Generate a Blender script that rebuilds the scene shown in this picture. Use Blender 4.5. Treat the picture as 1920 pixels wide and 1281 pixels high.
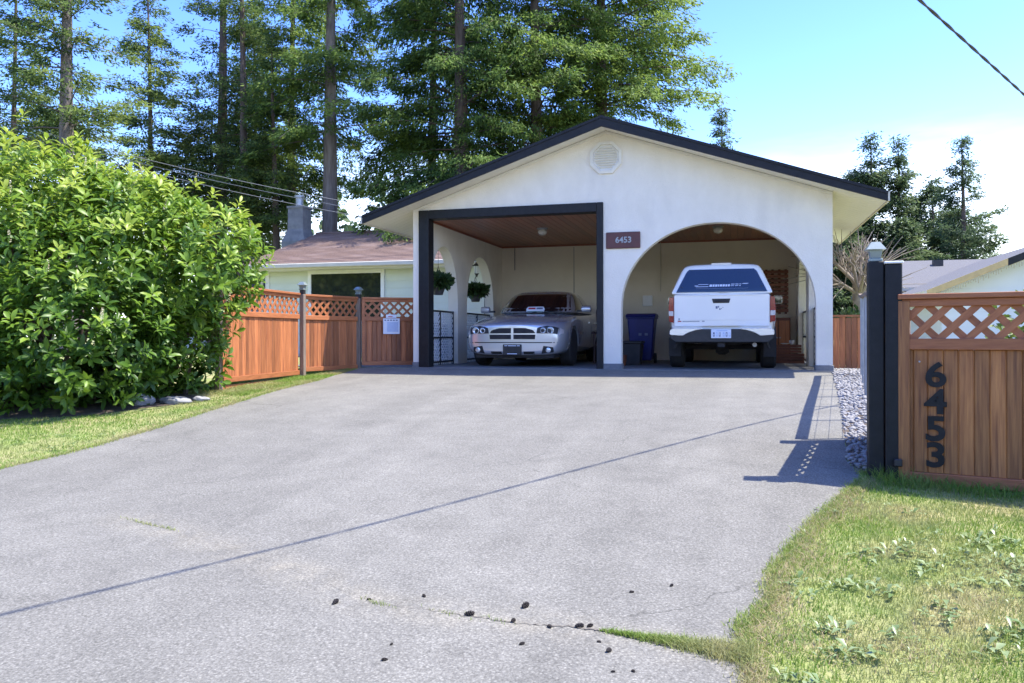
import bpy, bmesh, math, random
import numpy as np
from mathutils import Vector, Matrix
from mathutils.bvhtree import BVHTree

R = math.radians
for o in list(bpy.data.objects):
    bpy.data.objects.remove(o)
scene = bpy.context.scene
col = scene.collection

# ------------------------------------------------------------------ camera
cam_d = bpy.data.cameras.new('camera')
cam = bpy.data.objects.new('camera', cam_d)
col.objects.link(cam)
cam.location = (0.0, -13.2, 0.571)
cam.rotation_euler = (R(90), R(0.1), R(15.68))
cam_d.sensor_width = 36.0
cam_d.lens = 1496.0 / 1920.0 * 36.0
cam_d.shift_y = -11.5 / 1920.0
cam_d.clip_start = 0.05
cam_d.clip_end = 2000.0
scene.camera = cam

# ------------------------------------------------------------------ world, sun, exposure
SUN_EL = R(62.0)
SUN_AZ = math.atan2(0.971, 0.239)          # measured from +Y towards +X
world = bpy.data.worlds.new('World')
scene.world = world
world.use_nodes = True
nt = world.node_tree
for n in list(nt.nodes):
    nt.nodes.remove(n)
out = nt.nodes.new('ShaderNodeOutputWorld')
bg = nt.nodes.new('ShaderNodeBackground')
sky = nt.nodes.new('ShaderNodeTexSky')
sky.sky_type = 'NISHITA'
sky.sun_disc = False
sky.sun_elevation = SUN_EL
sky.sun_rotation = SUN_AZ
sky.air_density = 1.0
sky.dust_density = 0.6
sky.ozone_density = 2.0
bg.inputs['Strength'].default_value = 0.15
# thin high cloud veil, denser towards the horizon, drawn on the sky direction itself
tc = nt.nodes.new('ShaderNodeTexCoord')
mp = nt.nodes.new('ShaderNodeMapping')
mp.inputs['Scale'].default_value = (1.0, 1.0, 5.0)
mp.inputs['Rotation'].default_value = (0.0, 0.12, 0.3)
nz = nt.nodes.new('ShaderNodeTexNoise')
nz.inputs['Scale'].default_value = 1.7
nz.inputs['Detail'].default_value = 6.0
nz.inputs['Roughness'].default_value = 0.55
sep = nt.nodes.new('ShaderNodeSeparateXYZ')
hor = nt.nodes.new('ShaderNodeMapRange')
hor.inputs['From Min'].default_value = 0.04
hor.inputs['From Max'].default_value = 0.36
hor.inputs['To Min'].default_value = 0.52
hor.inputs['To Max'].default_value = -0.42
addn = nt.nodes.new('ShaderNodeMath')
addn.operation = 'ADD'
veil = nt.nodes.new('ShaderNodeMapRange')
veil.interpolation_type = 'SMOOTHSTEP'
veil.inputs['From Min'].default_value = 0.42
veil.inputs['From Max'].default_value = 1.05
veil.inputs['To Max'].default_value = 0.72
mixs = nt.nodes.new('ShaderNodeMix')
mixs.data_type = 'RGBA'
mixs.inputs[7].default_value = (6.6, 7.0, 7.4, 1.0)
nt.links.new(tc.outputs['Generated'], mp.inputs['Vector'])
nt.links.new(mp.outputs['Vector'], nz.inputs['Vector'])
nt.links.new(tc.outputs['Generated'], sep.inputs['Vector'])
nt.links.new(sep.outputs['Z'], hor.inputs['Value'])
nt.links.new(nz.outputs['Fac'], addn.inputs[0])
nt.links.new(hor.outputs['Result'], addn.inputs[1])
nt.links.new(addn.outputs[0], veil.inputs['Value'])
nt.links.new(veil.outputs['Result'], mixs.inputs[0])
hsv = nt.nodes.new('ShaderNodeHueSaturation')
hsv.inputs['Saturation'].default_value = 1.34
hsv.inputs['Hue'].default_value = 0.522
nt.links.new(sky.outputs['Color'], hsv.inputs['Color'])
nt.links.new(hsv.outputs['Color'], mixs.inputs[6])
nt.links.new(mixs.outputs[2], bg.inputs['Color'])
nt.links.new(bg.outputs['Background'], out.inputs['Surface'])

sun_d = bpy.data.lights.new('sun', 'SUN')
sun_d.energy = 2.9
sun_d.angle = R(0.5)
sun_d.color = (1.0, 0.955, 0.88)
sun = bpy.data.objects.new('sun', sun_d)
col.objects.link(sun)
sdir = Vector((math.sin(SUN_AZ) * math.cos(SUN_EL), math.cos(SUN_AZ) * math.cos(SUN_EL), math.sin(SUN_EL)))
sun.rotation_euler = sdir.to_track_quat('Z', 'Y').to_euler()
sun.location = sdir * 40

vs = scene.view_settings
vs.view_transform = 'Standard'
vs.look = 'None'
vs.gamma = 1.0
vs.use_curve_mapping = False
vs.exposure = 1.84

# ------------------------------------------------------------------ helpers
def tag(o, label=None, cat=None, group=None, kind=None):
    if label: o['label'] = label
    if cat: o['category'] = cat
    if group: o['group'] = group
    if kind: o['kind'] = kind
    return o

def empty(name, loc=(0, 0, 0), rz=0.0):
    o = bpy.data.objects.new(name, None)
    o.empty_display_size = 0.1
    o.location = loc
    o.rotation_euler = (0, 0, rz)
    col.objects.link(o)
    return o

def link_mesh(name, me, mat=None, parent=None, loc=None):
    o = bpy.data.objects.new(name, me)
    if mat is not None and len(me.materials) == 0:
        me.materials.append(mat)
    col.objects.link(o)
    if parent is not None:
        o.parent = parent
    if loc is not None:
        o.location = loc
    return o

def fast_mesh(name, v, f, tone=None, smooth=False):
    """numpy verts (n,3) and faces (m,k) to a mesh"""
    v = np.asarray(v, np.float32)
    f = np.asarray(f, np.int32)
    me = bpy.data.meshes.new(name)
    k = f.shape[1]
    me.vertices.add(len(v))
    me.vertices.foreach_set('co', v.ravel())
    me.loops.add(f.size)
    me.loops.foreach_set('vertex_index', f.ravel())
    me.polygons.add(len(f))
    me.polygons.foreach_set('loop_start', np.arange(0, f.size, k, dtype=np.int32))
    if smooth:
        me.polygons.foreach_set('use_smooth', np.ones(len(f), bool))
    if tone is not None:
        a = me.attributes.new('tone', 'FLOAT', 'POINT')
        a.data.foreach_set('value', np.asarray(tone, np.float32))
    me.update(calc_edges=True)
    return me

class MB:
    def __init__(self):
        self.v = []
        self.f = []
    def add(self, vs_, fs_):
        b = len(self.v)
        self.v += [tuple(p) for p in vs_]
        self.f += [tuple(i + b for i in q) for q in fs_]
        return self
    def box(self, c, s, m=None):
        x, y, z = s[0] / 2, s[1] / 2, s[2] / 2
        p = [Vector((i * x, j * y, k * z)) for i in (-1, 1) for j in (-1, 1) for k in (-1, 1)]
        if m is not None:
            p = [m @ q for q in p]
        p = [q + Vector(c) for q in p]
        return self.add(p, [(0, 1, 3, 2), (4, 6, 7, 5), (0, 4, 5, 1), (2, 3, 7, 6), (0, 2, 6, 4), (1, 5, 7, 3)])
    def span(self, a, b):
        a = Vector(a); b = Vector(b)
        return self.box((a + b) / 2, tuple(abs(b[i] - a[i]) for i in range(3)))
    def prism(self, poly, axis, a, b):
        """poly: 2D outline; axis 'x': (y,z) extruded in x; 'y': (x,z); 'z': (x,y)"""
        n = len(poly)
        def P(p, t):
            if axis == 'x': return (t, p[0], p[1])
            if axis == 'y': return (p[0], t, p[1])
            return (p[0], p[1], t)
        vs_ = [P(p, a) for p in poly] + [P(p, b) for p in poly]
        fs_ = [tuple(range(n)), tuple(range(2 * n - 1, n - 1, -1))]
        fs_ += [(i, (i + 1) % n, n + (i + 1) % n, n + i) for i in range(n)]
        return self.add(vs_, fs_)
    def tube(self, pts, rad, n=8, caps=True):
        pts = [Vector(p) for p in pts]
        if not hasattr(rad, '__len__'):
            rad = [rad] * len(pts)
        rings = []
        up = Vector((0, 0, 1))
        for i, p in enumerate(pts):
            t = (pts[min(i + 1, len(pts) - 1)] - pts[max(i - 1, 0)])
            if t.length < 1e-9: t = Vector((0, 0, 1))
            t.normalize()
            u = t.cross(up if abs(t.z) < 0.95 else Vector((1, 0, 0))).normalized()
            w = t.cross(u)
            rings.append([p + (u * math.cos(2 * math.pi * j / n) + w * math.sin(2 * math.pi * j / n)) * rad[i] for j in range(n)])
        vs_ = [q for r_ in rings for q in r_]
        fs_ = []
        for i in range(len(pts) - 1):
            for j in range(n):
                k = (j + 1) % n
                fs_.append((i * n + j, i * n + k, (i + 1) * n + k, (i + 1) * n + j))
        if caps:
            fs_.append(tuple(range(n - 1, -1, -1)))
            fs_.append(tuple((len(pts) - 1) * n + j for j in range(n)))
        return self.add(vs_, fs_)
    def lathe(self, prof, c=(0, 0, 0), n=20, axis='z'):
        """prof: list of (r, h)"""
        vs_ = []
        for r_, h in prof:
            for j in range(n):
                a = 2 * math.pi * j / n
                p = (r_ * math.cos(a), r_ * math.sin(a), h)
                if axis == 'x': p = (p[2], p[0], p[1])
                if axis == 'y': p = (p[0], p[2], p[1])
                vs_.append((p[0] + c[0], p[1] + c[1], p[2] + c[2]))
        fs_ = []
        for i in range(len(prof) - 1):
            for j in range(n):
                k = (j + 1) % n
                fs_.append((i * n + j, i * n + k, (i + 1) * n + k, (i + 1) * n + j))
        fs_.append(tuple(range(n - 1, -1, -1)))
        fs_.append(tuple((len(prof) - 1) * n + j for j in range(n)))
        return self.add(vs_, fs_)
    def mesh(self, name, smooth=False, bevel=0.0, angle=35):
        bm = bmesh.new()
        vv = [bm.verts.new(p) for p in self.v]
        for q in self.f:
            try:
                bm.faces.new([vv[i] for i in q])
            except ValueError:
                pass
        big = [f for f in bm.faces if len(f.verts) > 6]
        bmesh.ops.recalc_face_normals(bm, faces=bm.faces)
        if bevel > 0:
            bmesh.ops.bevel(bm, geom=list(bm.edges), offset=bevel, segments=1, affect='EDGES', clamp_overlap=True)
            big = [f for f in bm.faces if len(f.verts) > 6]
        if big:
            bmesh.ops.triangulate(bm, faces=big, ngon_method='EAR_CLIP')
        me = bpy.data.meshes.new(name)
        bm.to_mesh(me)
        bm.free()
        if smooth:
            for p in me.polygons:
                p.use_smooth = True
            me.set_sharp_from_angle(angle=R(angle))
        return me
    def build(self, name, mat, parent=None, smooth=False, bevel=0.0, loc=None, angle=35):
        return link_mesh(name, self.mesh(name, smooth, bevel, angle), mat, parent, loc)

def text_mesh(name, s, size, depth, mat, parent, m, bold=0.0, align='CENTER'):
    cu = bpy.data.curves.new('t', 'FONT')
    cu.body = s
    cu.size = size
    cu.extrude = depth
    cu.offset = bold
    cu.align_x = align
    cu.align_y = 'CENTER'
    o = bpy.data.objects.new('t', cu)
    col.objects.link(o)
    dg = bpy.context.evaluated_depsgraph_get()
    me = bpy.data.meshes.new_from_object(o.evaluated_get(dg))
    bpy.data.objects.remove(o)
    me.transform(m)
    me.materials.clear()
    return link_mesh(name, me, mat, parent)

# ------------------------------------------------------------------ terrain height
GY = np.array([-400, -40, -20, -14, -11, -9, -7.2, -5.5, -3.8, -1.5, -.8, 0, 3, 900.])
GZ = np.array([-1.0, -1.0, -.86, -.78, -.70, -.58, -.42, -.275, -.18, -.115, -.08, 0, 0, 0])
_yy = np.linspace(-60, 20, 1601)
_zz = np.interp(_yy, GY, GZ)
_k = np.ones(21) / 21.0
_zs = np.convolve(np.pad(_zz, 10, mode='edge'), _k, mode='valid')
_zs[_yy > -0.35] = np.minimum(_zs[_yy > -0.35], 0.0)
def g(y):
    return np.interp(y, _yy, _zs)

# ------------------------------------------------------------------ materials
MATS = {}
def nodes_of(name):
    m = bpy.data.materials.new(name)
    m.use_nodes = True
    MATS[name] = m
    t = m.node_tree
    return m, t, t.nodes['Principled BSDF']

def surf(name, c1, c2=None, scale=8.0, rough=0.6, metal=0.0, bump=0.0, bscale=40.0, spec=0.5,
         stretch=(1, 1, 1), detail=5.0, coat=0.0, rand=0.0, lo=0.35, hi=0.65, world_co=False, c3=None, c3scale=1.0, c3lo=.5, c3hi=.7):
    m, t, b = nodes_of(name)
    b.inputs['Roughness'].default_value = rough
    b.inputs['Metallic'].default_value = metal
    b.inputs['Specular IOR Level'].default_value = spec
    b.inputs['Coat Weight'].default_value = coat
    b.inputs['Coat Roughness'].default_value = 0.06
    L = t.links.new
    if world_co:
        ge = t.nodes.new('ShaderNodeNewGeometry')
        co = ge.outputs['Position']
    else:
        tcn = t.nodes.new('ShaderNodeTexCoord')
        co = tcn.outputs['Object']
    mpn = t.nodes.new('ShaderNodeMapping')
    mpn.inputs['Scale'].default_value = stretch
    L(co, mpn.inputs['Vector'])
    oi = t.nodes.new('ShaderNodeObjectInfo')
    if rand > 0:
        off = t.nodes.new('ShaderNodeVectorMath')
        off.operation = 'ADD'
        sc = t.nodes.new('ShaderNodeMath')
        sc.operation = 'MULTIPLY'
        sc.inputs[1].default_value = 37.0
        L(oi.outputs['Random'], sc.inputs[0])
        L(mpn.outputs['Vector'], off.inputs[0])
        L(sc.outputs[0], off.inputs[1])
        vec = off.outputs[0]
    else:
        vec = mpn.outputs['Vector']
    if c2 is None:
        c2 = tuple(min(1, x * 0.86) for x in c1)
    n1 = t.nodes.new('ShaderNodeTexNoise')
    n1.inputs['Scale'].default_value = scale
    n1.inputs['Detail'].default_value = detail
    n1.inputs['Roughness'].default_value = 0.6
    L(vec, n1.inputs['Vector'])
    mr = t.nodes.new('ShaderNodeMapRange')
    mr.inputs['From Min'].default_value = lo
    mr.inputs['From Max'].default_value = hi
    L(n1.outputs['Fac'], mr.inputs['Value'])
    mx = t.nodes.new('ShaderNodeMix')
    mx.data_type = 'RGBA'
    mx.inputs[6].default_value = (*c1, 1)
    mx.inputs[7].default_value = (*c2, 1)
    L(mr.outputs['Result'], mx.inputs[0])
    outc = mx.outputs[2]
    if c3 is not None:
        n3 = t.nodes.new('ShaderNodeTexNoise')
        n3.inputs['Scale'].default_value = c3scale
        n3.inputs['Detail'].default_value = 4
        L(vec, n3.inputs['Vector'])
        m3 = t.nodes.new('ShaderNodeMapRange')
        m3.inputs['From Min'].default_value = c3lo
        m3.inputs['From Max'].default_value = c3hi
        L(n3.outputs['Fac'], m3.inputs['Value'])
        x3 = t.nodes.new('ShaderNodeMix')
        x3.data_type = 'RGBA'
        x3.inputs[7].default_value = (*c3, 1)
        L(m3.outputs['Result'], x3.inputs[0])
        L(outc, x3.inputs[6])
        outc = x3.outputs[2]
    if rand > 0:
        hs = t.nodes.new('ShaderNodeHueSaturation')
        vr = t.nodes.new('ShaderNodeMapRange')
        vr.inputs['To Min'].default_value = 1 - rand
        vr.inputs['To Max'].default_value = 1 + rand
        L(oi.outputs['Random'], vr.inputs['Value'])
        L(vr.outputs['Result'], hs.inputs['Value'])
        L(outc, hs.inputs['Color'])
        outc = hs.outputs['Color']
    L(outc, b.inputs['Base Color'])
    if bump > 0:
        n2 = t.nodes.new('ShaderNodeTexNoise')
        n2.inputs['Scale'].default_value = bscale
        n2.inputs['Detail'].default_value = 4
        L(vec, n2.inputs['Vector'])
        bp = t.nodes.new('ShaderNodeBump')
        bp.inputs['Strength'].default_value = bump
        bp.inputs['Distance'].default_value = 0.01
        L(n2.outputs['Fac'], bp.inputs['Height'])
        L(bp.outputs['Normal'], b.inputs['Normal'])
    return m

def leafmat(name, ramp, rough=0.45, trans=0.25, spec=0.4, world_noise=0.0, dry=None):
    """colour from the per-leaf 'tone' attribute through a ramp"""
    m, t, b = nodes_of(name)
    L = t.links.new
    at = t.nodes.new('ShaderNodeAttribute')
    at.attribute_name = 'tone'
    cr = t.nodes.new('ShaderNodeValToRGB')
    els = cr.color_ramp.elements
    els[0].position, els[0].color = ramp[0][0], (*ramp[0][1], 1)
    els[1].position, els[1].color = ramp[-1][0], (*ramp[-1][1], 1)
    for p, c in ramp[1:-1]:
        e = els.new(p)
        e.color = (*c, 1)
    L(at.outputs['Fac'], cr.inputs['Fac'])
    outc = cr.outputs['Color']
    if dry is not None:
        ge = t.nodes.new('ShaderNodeNewGeometry')
        n3 = t.nodes.new('ShaderNodeTexNoise')
        n3.inputs['Scale'].default_value = dry[1]
        n3.inputs['Detail'].default_value = 5
        L(ge.outputs['Position'], n3.inputs['Vector'])
        m3 = t.nodes.new('ShaderNodeMapRange')
        m3.inputs['From Min'].default_value = dry[2]
        m3.inputs['From Max'].default_value = dry[3]
        m3.inputs['To Max'].default_value = 0.9
        L(n3.outputs['Fac'], m3.inputs['Value'])
        x3 = t.nodes.new('ShaderNodeMix')
        x3.data_type = 'RGBA'
        x3.inputs[7].default_value = (*dry[0], 1)
        L(m3.outputs['Result'], x3.inputs[0])
        L(outc, x3.inputs[6])
        outc = x3.outputs[2]
    L(outc, b.inputs['Base Color'])
    b.inputs['Roughness'].default_value = rough
    b.inputs['Specular IOR Level'].default_value = spec
    if trans > 0:
        tr = t.nodes.new('ShaderNodeBsdfTranslucent')
        L(outc, tr.inputs['Color'])
        ms = t.nodes.new('ShaderNodeMixShader')
        ms.inputs[0].default_value = trans
        o = t.nodes['Material Output']
        L(b.outputs[0], ms.inputs[1])
        L(tr.outputs[0], ms.inputs[2])
        L(ms.outputs[0], o.inputs['Surface'])
    return m

M = MATS
surf('stucco', (.82, .765, .655), (.765, .71, .60), 3.0, .9, bump=.8, bscale=60, spec=.2, stretch=(1, 1, .6), c3=(.68, .635, .55), c3scale=1.6, c3lo=.55, c3hi=.80)
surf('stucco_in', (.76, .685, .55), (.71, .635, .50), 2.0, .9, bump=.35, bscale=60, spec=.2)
surf('plinth', (.13, .135, .14), (.2, .2, .2), 9, .85, bump=.4, bscale=50)
surf('black_trim', (.007, .008, .010), (.012, .013, .016), 14, .5, spec=.3, bump=.1, bscale=60)
surf('fascia', (.006, .0065, .009), (.011, .012, .015), 10, .5, spec=.3, bump=.1, bscale=40)
surf('shingle_dark', (.035, .034, .036), (.06, .058, .06), 20, .9, bump=.6, bscale=90)
surf('soffit', (.78, .75, .67), (.73, .70, .62), 6, .6)
surf('ceil_wood', (.32, .112, .060), (.22, .070, .040), 5, .33, stretch=(9, .5, 9), rand=.22, bump=.08, bscale=30)
surf('cedar', (.43, .160, .058), (.27, .088, .032), 4, .55, stretch=(14, 14, .7), rand=.36, bump=.15, bscale=20, c3=(.16, .05, .02), c3scale=3, c3lo=.56, c3hi=.75)
surf('cedar_gate', (.43, .18, .055), (.27, .098, .03), 4, .5, stretch=(16, 16, .7), rand=.34, bump=.15, bscale=20, c3=(.14, .045, .018), c3scale=3, c3lo=.54, c3hi=.75)
surf('cedar_rail', (.41, .150, .055), (.30, .10, .037), 4, .55, stretch=(1.2, 12, 12), rand=.12, bump=.15, bscale=20)
surf('grey_wood', (.25, .19, .145), (.15, .115, .085), 5, .85, stretch=(10, 10, .8), bump=.3, bscale=25)
surf('asphalt', (.205, .205, .21), (.165, .165, .17), .9, .92, bump=.0, spec=.25, world_co=True)
surf('floor', (.15, .15, .145), (.19, .19, .18), 1.5, .8, bump=.25, bscale=120, spec=.3)
surf('soil', (.10, .075, .05), (.06, .045, .03), 6, .95, bump=.5, bscale=30, world_co=True)
surf('turf', (.20, .25, .06), (.32, .28, .13), 1.1, .95, bump=.5, bscale=60, world_co=True, c3=(.10, .14, .035), c3scale=5)
surf('stone', (.30, .295, .28), (.18, .175, .17), 9, .85, bump=.3, bscale=30, rand=.2, world_co=True)
surf('pebble', (.36, .345, .32), (.15, .145, .14), 16, .8, world_co=True, lo=.3, hi=.7)
surf('bark', (.13, .10, .085), (.07, .052, .042), 3, .95, bump=1.0, bscale=14, stretch=(5, 5, .8))
surf('bark_grey', (.20, .175, .155), (.12, .10, .09), 3, .95, bump=1.0, bscale=14, stretch=(5, 5, .7))
surf('twig_pale', (.32, .27, .21), (.20, .16, .12), 6, .85, bump=.4, bscale=30)
surf('siding', (.62, .66, .58), (.58, .62, .545), 1.5, .7)
surf('siding_white', (.70, .72, .72), (.66, .68, .68), 1.5, .7)
surf('roof_brown', (.25, .165, .125), (.155, .10, .078), 26, .92, bump=.7, bscale=60, c3=(.28, .20, .165), c3scale=1.2, stretch=(1, 2.2, 2.2))
surf('roof_grey', (.15, .147, .147), (.105, .102, .102), 24, .92, bump=.6, bscale=60, stretch=(1, 2.2, 2.2))
surf('gutter', (.58, .53, .42), (.52, .47, .37), 5, .5)
surf('trim_white', (.78, .78, .76), (.74, .74, .72), 6, .5)
surf('concrete', (.20, .205, .205), (.14, .145, .15), 5, .9, bump=.5, bscale=40)
surf('tyre', (.018, .018, .019), (.03, .03, .03), 8, .85)
surf('black_plastic', (.016, .017, .018), (.025, .025, .026), 12, .5)
surf('under', (.02, .02, .021), (.035, .033, .032), 8, .9)
surf('chrome', (.86, .86, .88), (.82, .82, .84), 3, .22, metal=.65)
surf('alloy', (.50, .50, .52), (.44, .44, .46), 5, .3, metal=.9)
surf('silver_paint', (.62, .63, .65), (.60, .61, .63), 4, .24, metal=.5, coat=.8)
surf('white_paint', (.84, .81, .74), (.82, .79, .72), 2, .35, coat=.6)
surf('red_lens', (.30, .010, .010), (.18, .006, .006), 30, .18, coat=.8)
surf('clear_lens', (.62, .58, .56), (.5, .46, .44), 40, .15, coat=.8)
surf('lamp_glass', (.55, .60, .66), (.45, .5, .56), 30, .08, metal=.5, coat=.6)
surf('blue_plastic', (.012, .020, .16), (.009, .016, .12), 5, .4)
surf('dark_box', (.05, .045, .045), (.03, .03, .03), 6, .7)
surf('red_sign', (.095, .020, .022), (.07, .016, .018), 8, .4)
surf('plaque_grey', (.36, .39, .41), (.28, .31, .33), 30, .5)
surf('number_white', (.78, .80, .82), (.7, .72, .74), 20, .5)
surf('paper', (.74, .78, .84), (.70, .74, .80), 12, .6)
surf('paper_blue', (.42, .52, .70), (.50, .58, .72), 22, .6)
surf('ink', (.10, .12, .20), (.16, .18, .26), 20, .6)
surf('decal', (.62, .66, .74), (.56, .6, .68), 20, .4)
surf('decal_grey', (.30, .31, .33), (.26, .27, .29), 20, .4)
surf('sign_red', (.45, .03, .05), (.4, .03, .04), 9, .5)
surf('sign_green', (.02, .16, .12), (.02, .12, .1), 9, .5)
surf('galv', (.42, .44, .46), (.34, .36, .38), 9, .5, metal=.6)
surf('white_lattice', (.72, .73, .72), (.66, .67, .66), 9, .55)
surf('iron', (.015, .015, .016), (.03, .026, .024), 12, .55)
surf('solar_cap', (.27, .32, .30), (.21, .25, .24), 8, .35, metal=.3)
surf('glass_shade', (.72, .72, .66), (.6, .6, .55), 12, .12, coat=.6)
surf('crate_wood', (.22, .07, .03), (.15, .045, .02), 6, .55, rand=.2, stretch=(2, 2, 8))
surf('brown_chair', (.06, .032, .025), (.09, .05, .04), 6, .6)
surf('cone', (.045, .035, .028), (.025, .02, .016), 20, .85)
surf('pale_wire', (.22, .22, .22), (.17, .17, .17), 10, .6)
surf('wire', (.02, .02, .022), (.03, .03, .032), 10, .6)
surf('pot', (.035, .035, .038), (.05, .05, .05), 6, .55)
surf('dirt', (.075, .06, .045), (.16, .14, .11), 12, .95, bump=.6, bscale=60, world_co=True)
surf('tan_fascia', (.56, .40, .17), (.46, .33, .15), 6, .6)
surf('fairy_bulb', (.55, .48, .34), (.45, .40, .30), 8, .3)

def glassy(name, c, rough=.04, spec=.6, alpha=1.0, coat=1.0):
    m, t, b = nodes_of(name)
    b.inputs['Base Color'].default_value = (*c, 1)
    b.inputs['Roughness'].default_value = rough
    b.inputs['Specular IOR Level'].default_value = spec
    b.inputs['Coat Weight'].default_value = coat
    b.inputs['Coat Roughness'].default_value = .02
    return m
glassy('tint_glass', (.008, .009, .012))
glassy('canopy_glass', (.008, .013, .030), rough=.08)
glassy('house_glass', (.02, .024, .02), coat=.6)

# asphalt gets its own richer node tree: fine aggregate, worn patches, hairline cracks
def asphalt_tree():
    m = M['asphalt']
    t = m.node_tree
    b = t.nodes['Principled BSDF']
    L = t.links.new
    ge = t.nodes.new('ShaderNodeNewGeometry')
    P = ge.outputs['Position']
    def noise(s, d=4, r_=.6):
        n = t.nodes.new('ShaderNodeTexNoise')
        n.inputs['Scale'].default_value = s
        n.inputs['Detail'].default_value = d
        n.inputs['Roughness'].default_value = r_
        L(P, n.inputs['Vector'])
        return n.outputs['Fac']
    def rng_(v, a, b_, c, d):
        n = t.nodes.new('ShaderNodeMapRange')
        n.inputs['From Min'].default_value = a
        n.inputs['From Max'].default_value = b_
        n.inputs['To Min'].default_value = c
        n.inputs['To Max'].default_value = d
        L(v, n.inputs['Value'])
        return n.outputs['Result']
    def mul(a, b_):
        n = t.nodes.new('ShaderNodeMath')
        n.operation = 'MULTIPLY'
        L(a, n.inputs[0]); L(b_, n.inputs[1])
        return n.outputs[0]
    big = rng_(noise(.45, 6, .66), .3, .7, .90, 1.08)
    mid = rng_(noise(3.2, 5, .65), .3, .7, .90, 1.10)
    fine = rng_(noise(75, 2, .9), .32, .68, .66, 1.34)
    vo = t.nodes.new('ShaderNodeTexVoronoi')
    vo.inputs['Scale'].default_value = 70.0
    L(P, vo.inputs['Vector'])
    chip = rng_(vo.outputs['Distance'], .05, .5, 1.30, .84)
    # hairline cracks: distance to voronoi edges of a wobbled coordinate, only in patches
    wob = t.nodes.new('ShaderNodeVectorMath')
    wob.operation = 'MULTIPLY_ADD'
    nw = t.nodes.new('ShaderNodeTexNoise')
    nw.inputs['Scale'].default_value = 2.6
    nw.inputs['Detail'].default_value = 6
    L(P, nw.inputs['Vector'])
    L(nw.outputs['Color'], wob.inputs[0])
    wob.inputs[1].default_value = (.55, .55, .0)
    L(P, wob.inputs[2])
    v2 = t.nodes.new('ShaderNodeTexVoronoi')
    v2.feature = 'DISTANCE_TO_EDGE'
    v2.inputs['Scale'].default_value = .75
    L(wob.outputs[0], v2.inputs['Vector'])
    crack = rng_(v2.outputs['Distance'], .0, .006, .62, 1.0)
    patch = rng_(noise(.55, 3), .54, .60, 0.0, 1.0)
    mxk = t.nodes.new('ShaderNodeMix')
    mxk.data_type = 'FLOAT'
    L(patch, mxk.inputs[0])
    mxk.inputs[2].default_value = 1.0
    L(crack, mxk.inputs[3])
    stain = rng_(noise(.95, 7, .7), .54, .70, 1.0, .86)
    tm = t.nodes.new('ShaderNodeMapping')
    tm.inputs['Scale'].default_value = (2.6, .16, 1)
    L(P, tm.inputs['Vector'])
    tn_ = t.nodes.new('ShaderNodeTexNoise')
    tn_.inputs['Scale'].default_value = 1.0
    tn_.inputs['Detail'].default_value = 5
    L(tm.outputs['Vector'], tn_.inputs['Vector'])
    track = rng_(tn_.outputs['Fac'], .35, .65, .92, 1.05)
    tot = mul(mul(mul(mul(big, mid), mul(fine, chip)), mxk.outputs[0]), mul(stain, track))
    base = t.nodes.new('ShaderNodeRGB')
    base.outputs[0].default_value = (.196, .187, .157, 1)
    # tan silt washed along the joint with the street (painted on the mesh as an attribute)
    at = t.nodes.new('ShaderNodeAttribute')
    at.attribute_name = 'silt'
    sn = mul(at.outputs['Fac'], rng_(noise(6, 6, .7), .35, .62, 0, 1))
    mx = t.nodes.new('ShaderNodeMix')
    mx.data_type = 'RGBA'
    mx.inputs[7].default_value = (.30, .27, .20, 1)
    L(sn, mx.inputs[0])
    L(base.outputs[0], mx.inputs[6])
    vm = t.nodes.new('ShaderNodeVectorMath')
    vm.operation = 'SCALE'
    L(mx.outputs[2], vm.inputs[0])
    L(tot, vm.inputs['Scale'])
    L(vm.outputs[0], b.inputs['Base Color'])
    bp = t.nodes.new('ShaderNodeBump')
    bp.inputs['Strength'].default_value = .5
    bp.inputs['Distance'].default_value = .004
    L(noise(110, 3, .8), bp.inputs['Height'])
    L(bp.outputs['Normal'], b.inputs['Normal'])
asphalt_tree()

leafmat('grass_leaf', [(0, (.11, .21, .025)), (.5, (.20, .31, .045)), (1, (.34, .39, .10))], .6, .4, dry=((.46, .38, .20), 1.3, .48, .70))
leafmat('straw', [(0, (.40, .31, .17)), (.6, (.52, .43, .25)), (1, (.36, .40, .13))], .8, .4)
leafmat('weed_leaf', [(0, (.13, .20, .05)), (1, (.30, .36, .16))], .4, .25, spec=.6)
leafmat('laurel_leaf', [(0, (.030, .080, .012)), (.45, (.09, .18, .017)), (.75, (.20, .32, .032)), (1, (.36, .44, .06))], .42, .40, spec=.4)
leafmat('flower_cream', [(0, (.52, .46, .26)), (1, (.78, .72, .52))], .6, .2)
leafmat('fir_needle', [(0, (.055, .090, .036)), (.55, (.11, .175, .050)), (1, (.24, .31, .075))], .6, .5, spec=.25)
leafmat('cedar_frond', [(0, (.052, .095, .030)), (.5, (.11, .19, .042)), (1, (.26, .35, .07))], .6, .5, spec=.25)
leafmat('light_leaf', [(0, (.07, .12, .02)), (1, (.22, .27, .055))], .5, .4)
leafmat('hazy_spruce_needle', [(0, (.055, .095, .050)), (.6, (.11, .165, .065)), (1, (.20, .25, .095))], .6, .45, spec=.25)  # needle colours lightened, distance haze put into the colour
leafmat('basket_leaf', [(0, (.02, .05, .015)), (1, (.06, .11, .03))], .5, .2)

rng = np.random.default_rng(7)
random.seed(5)

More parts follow.
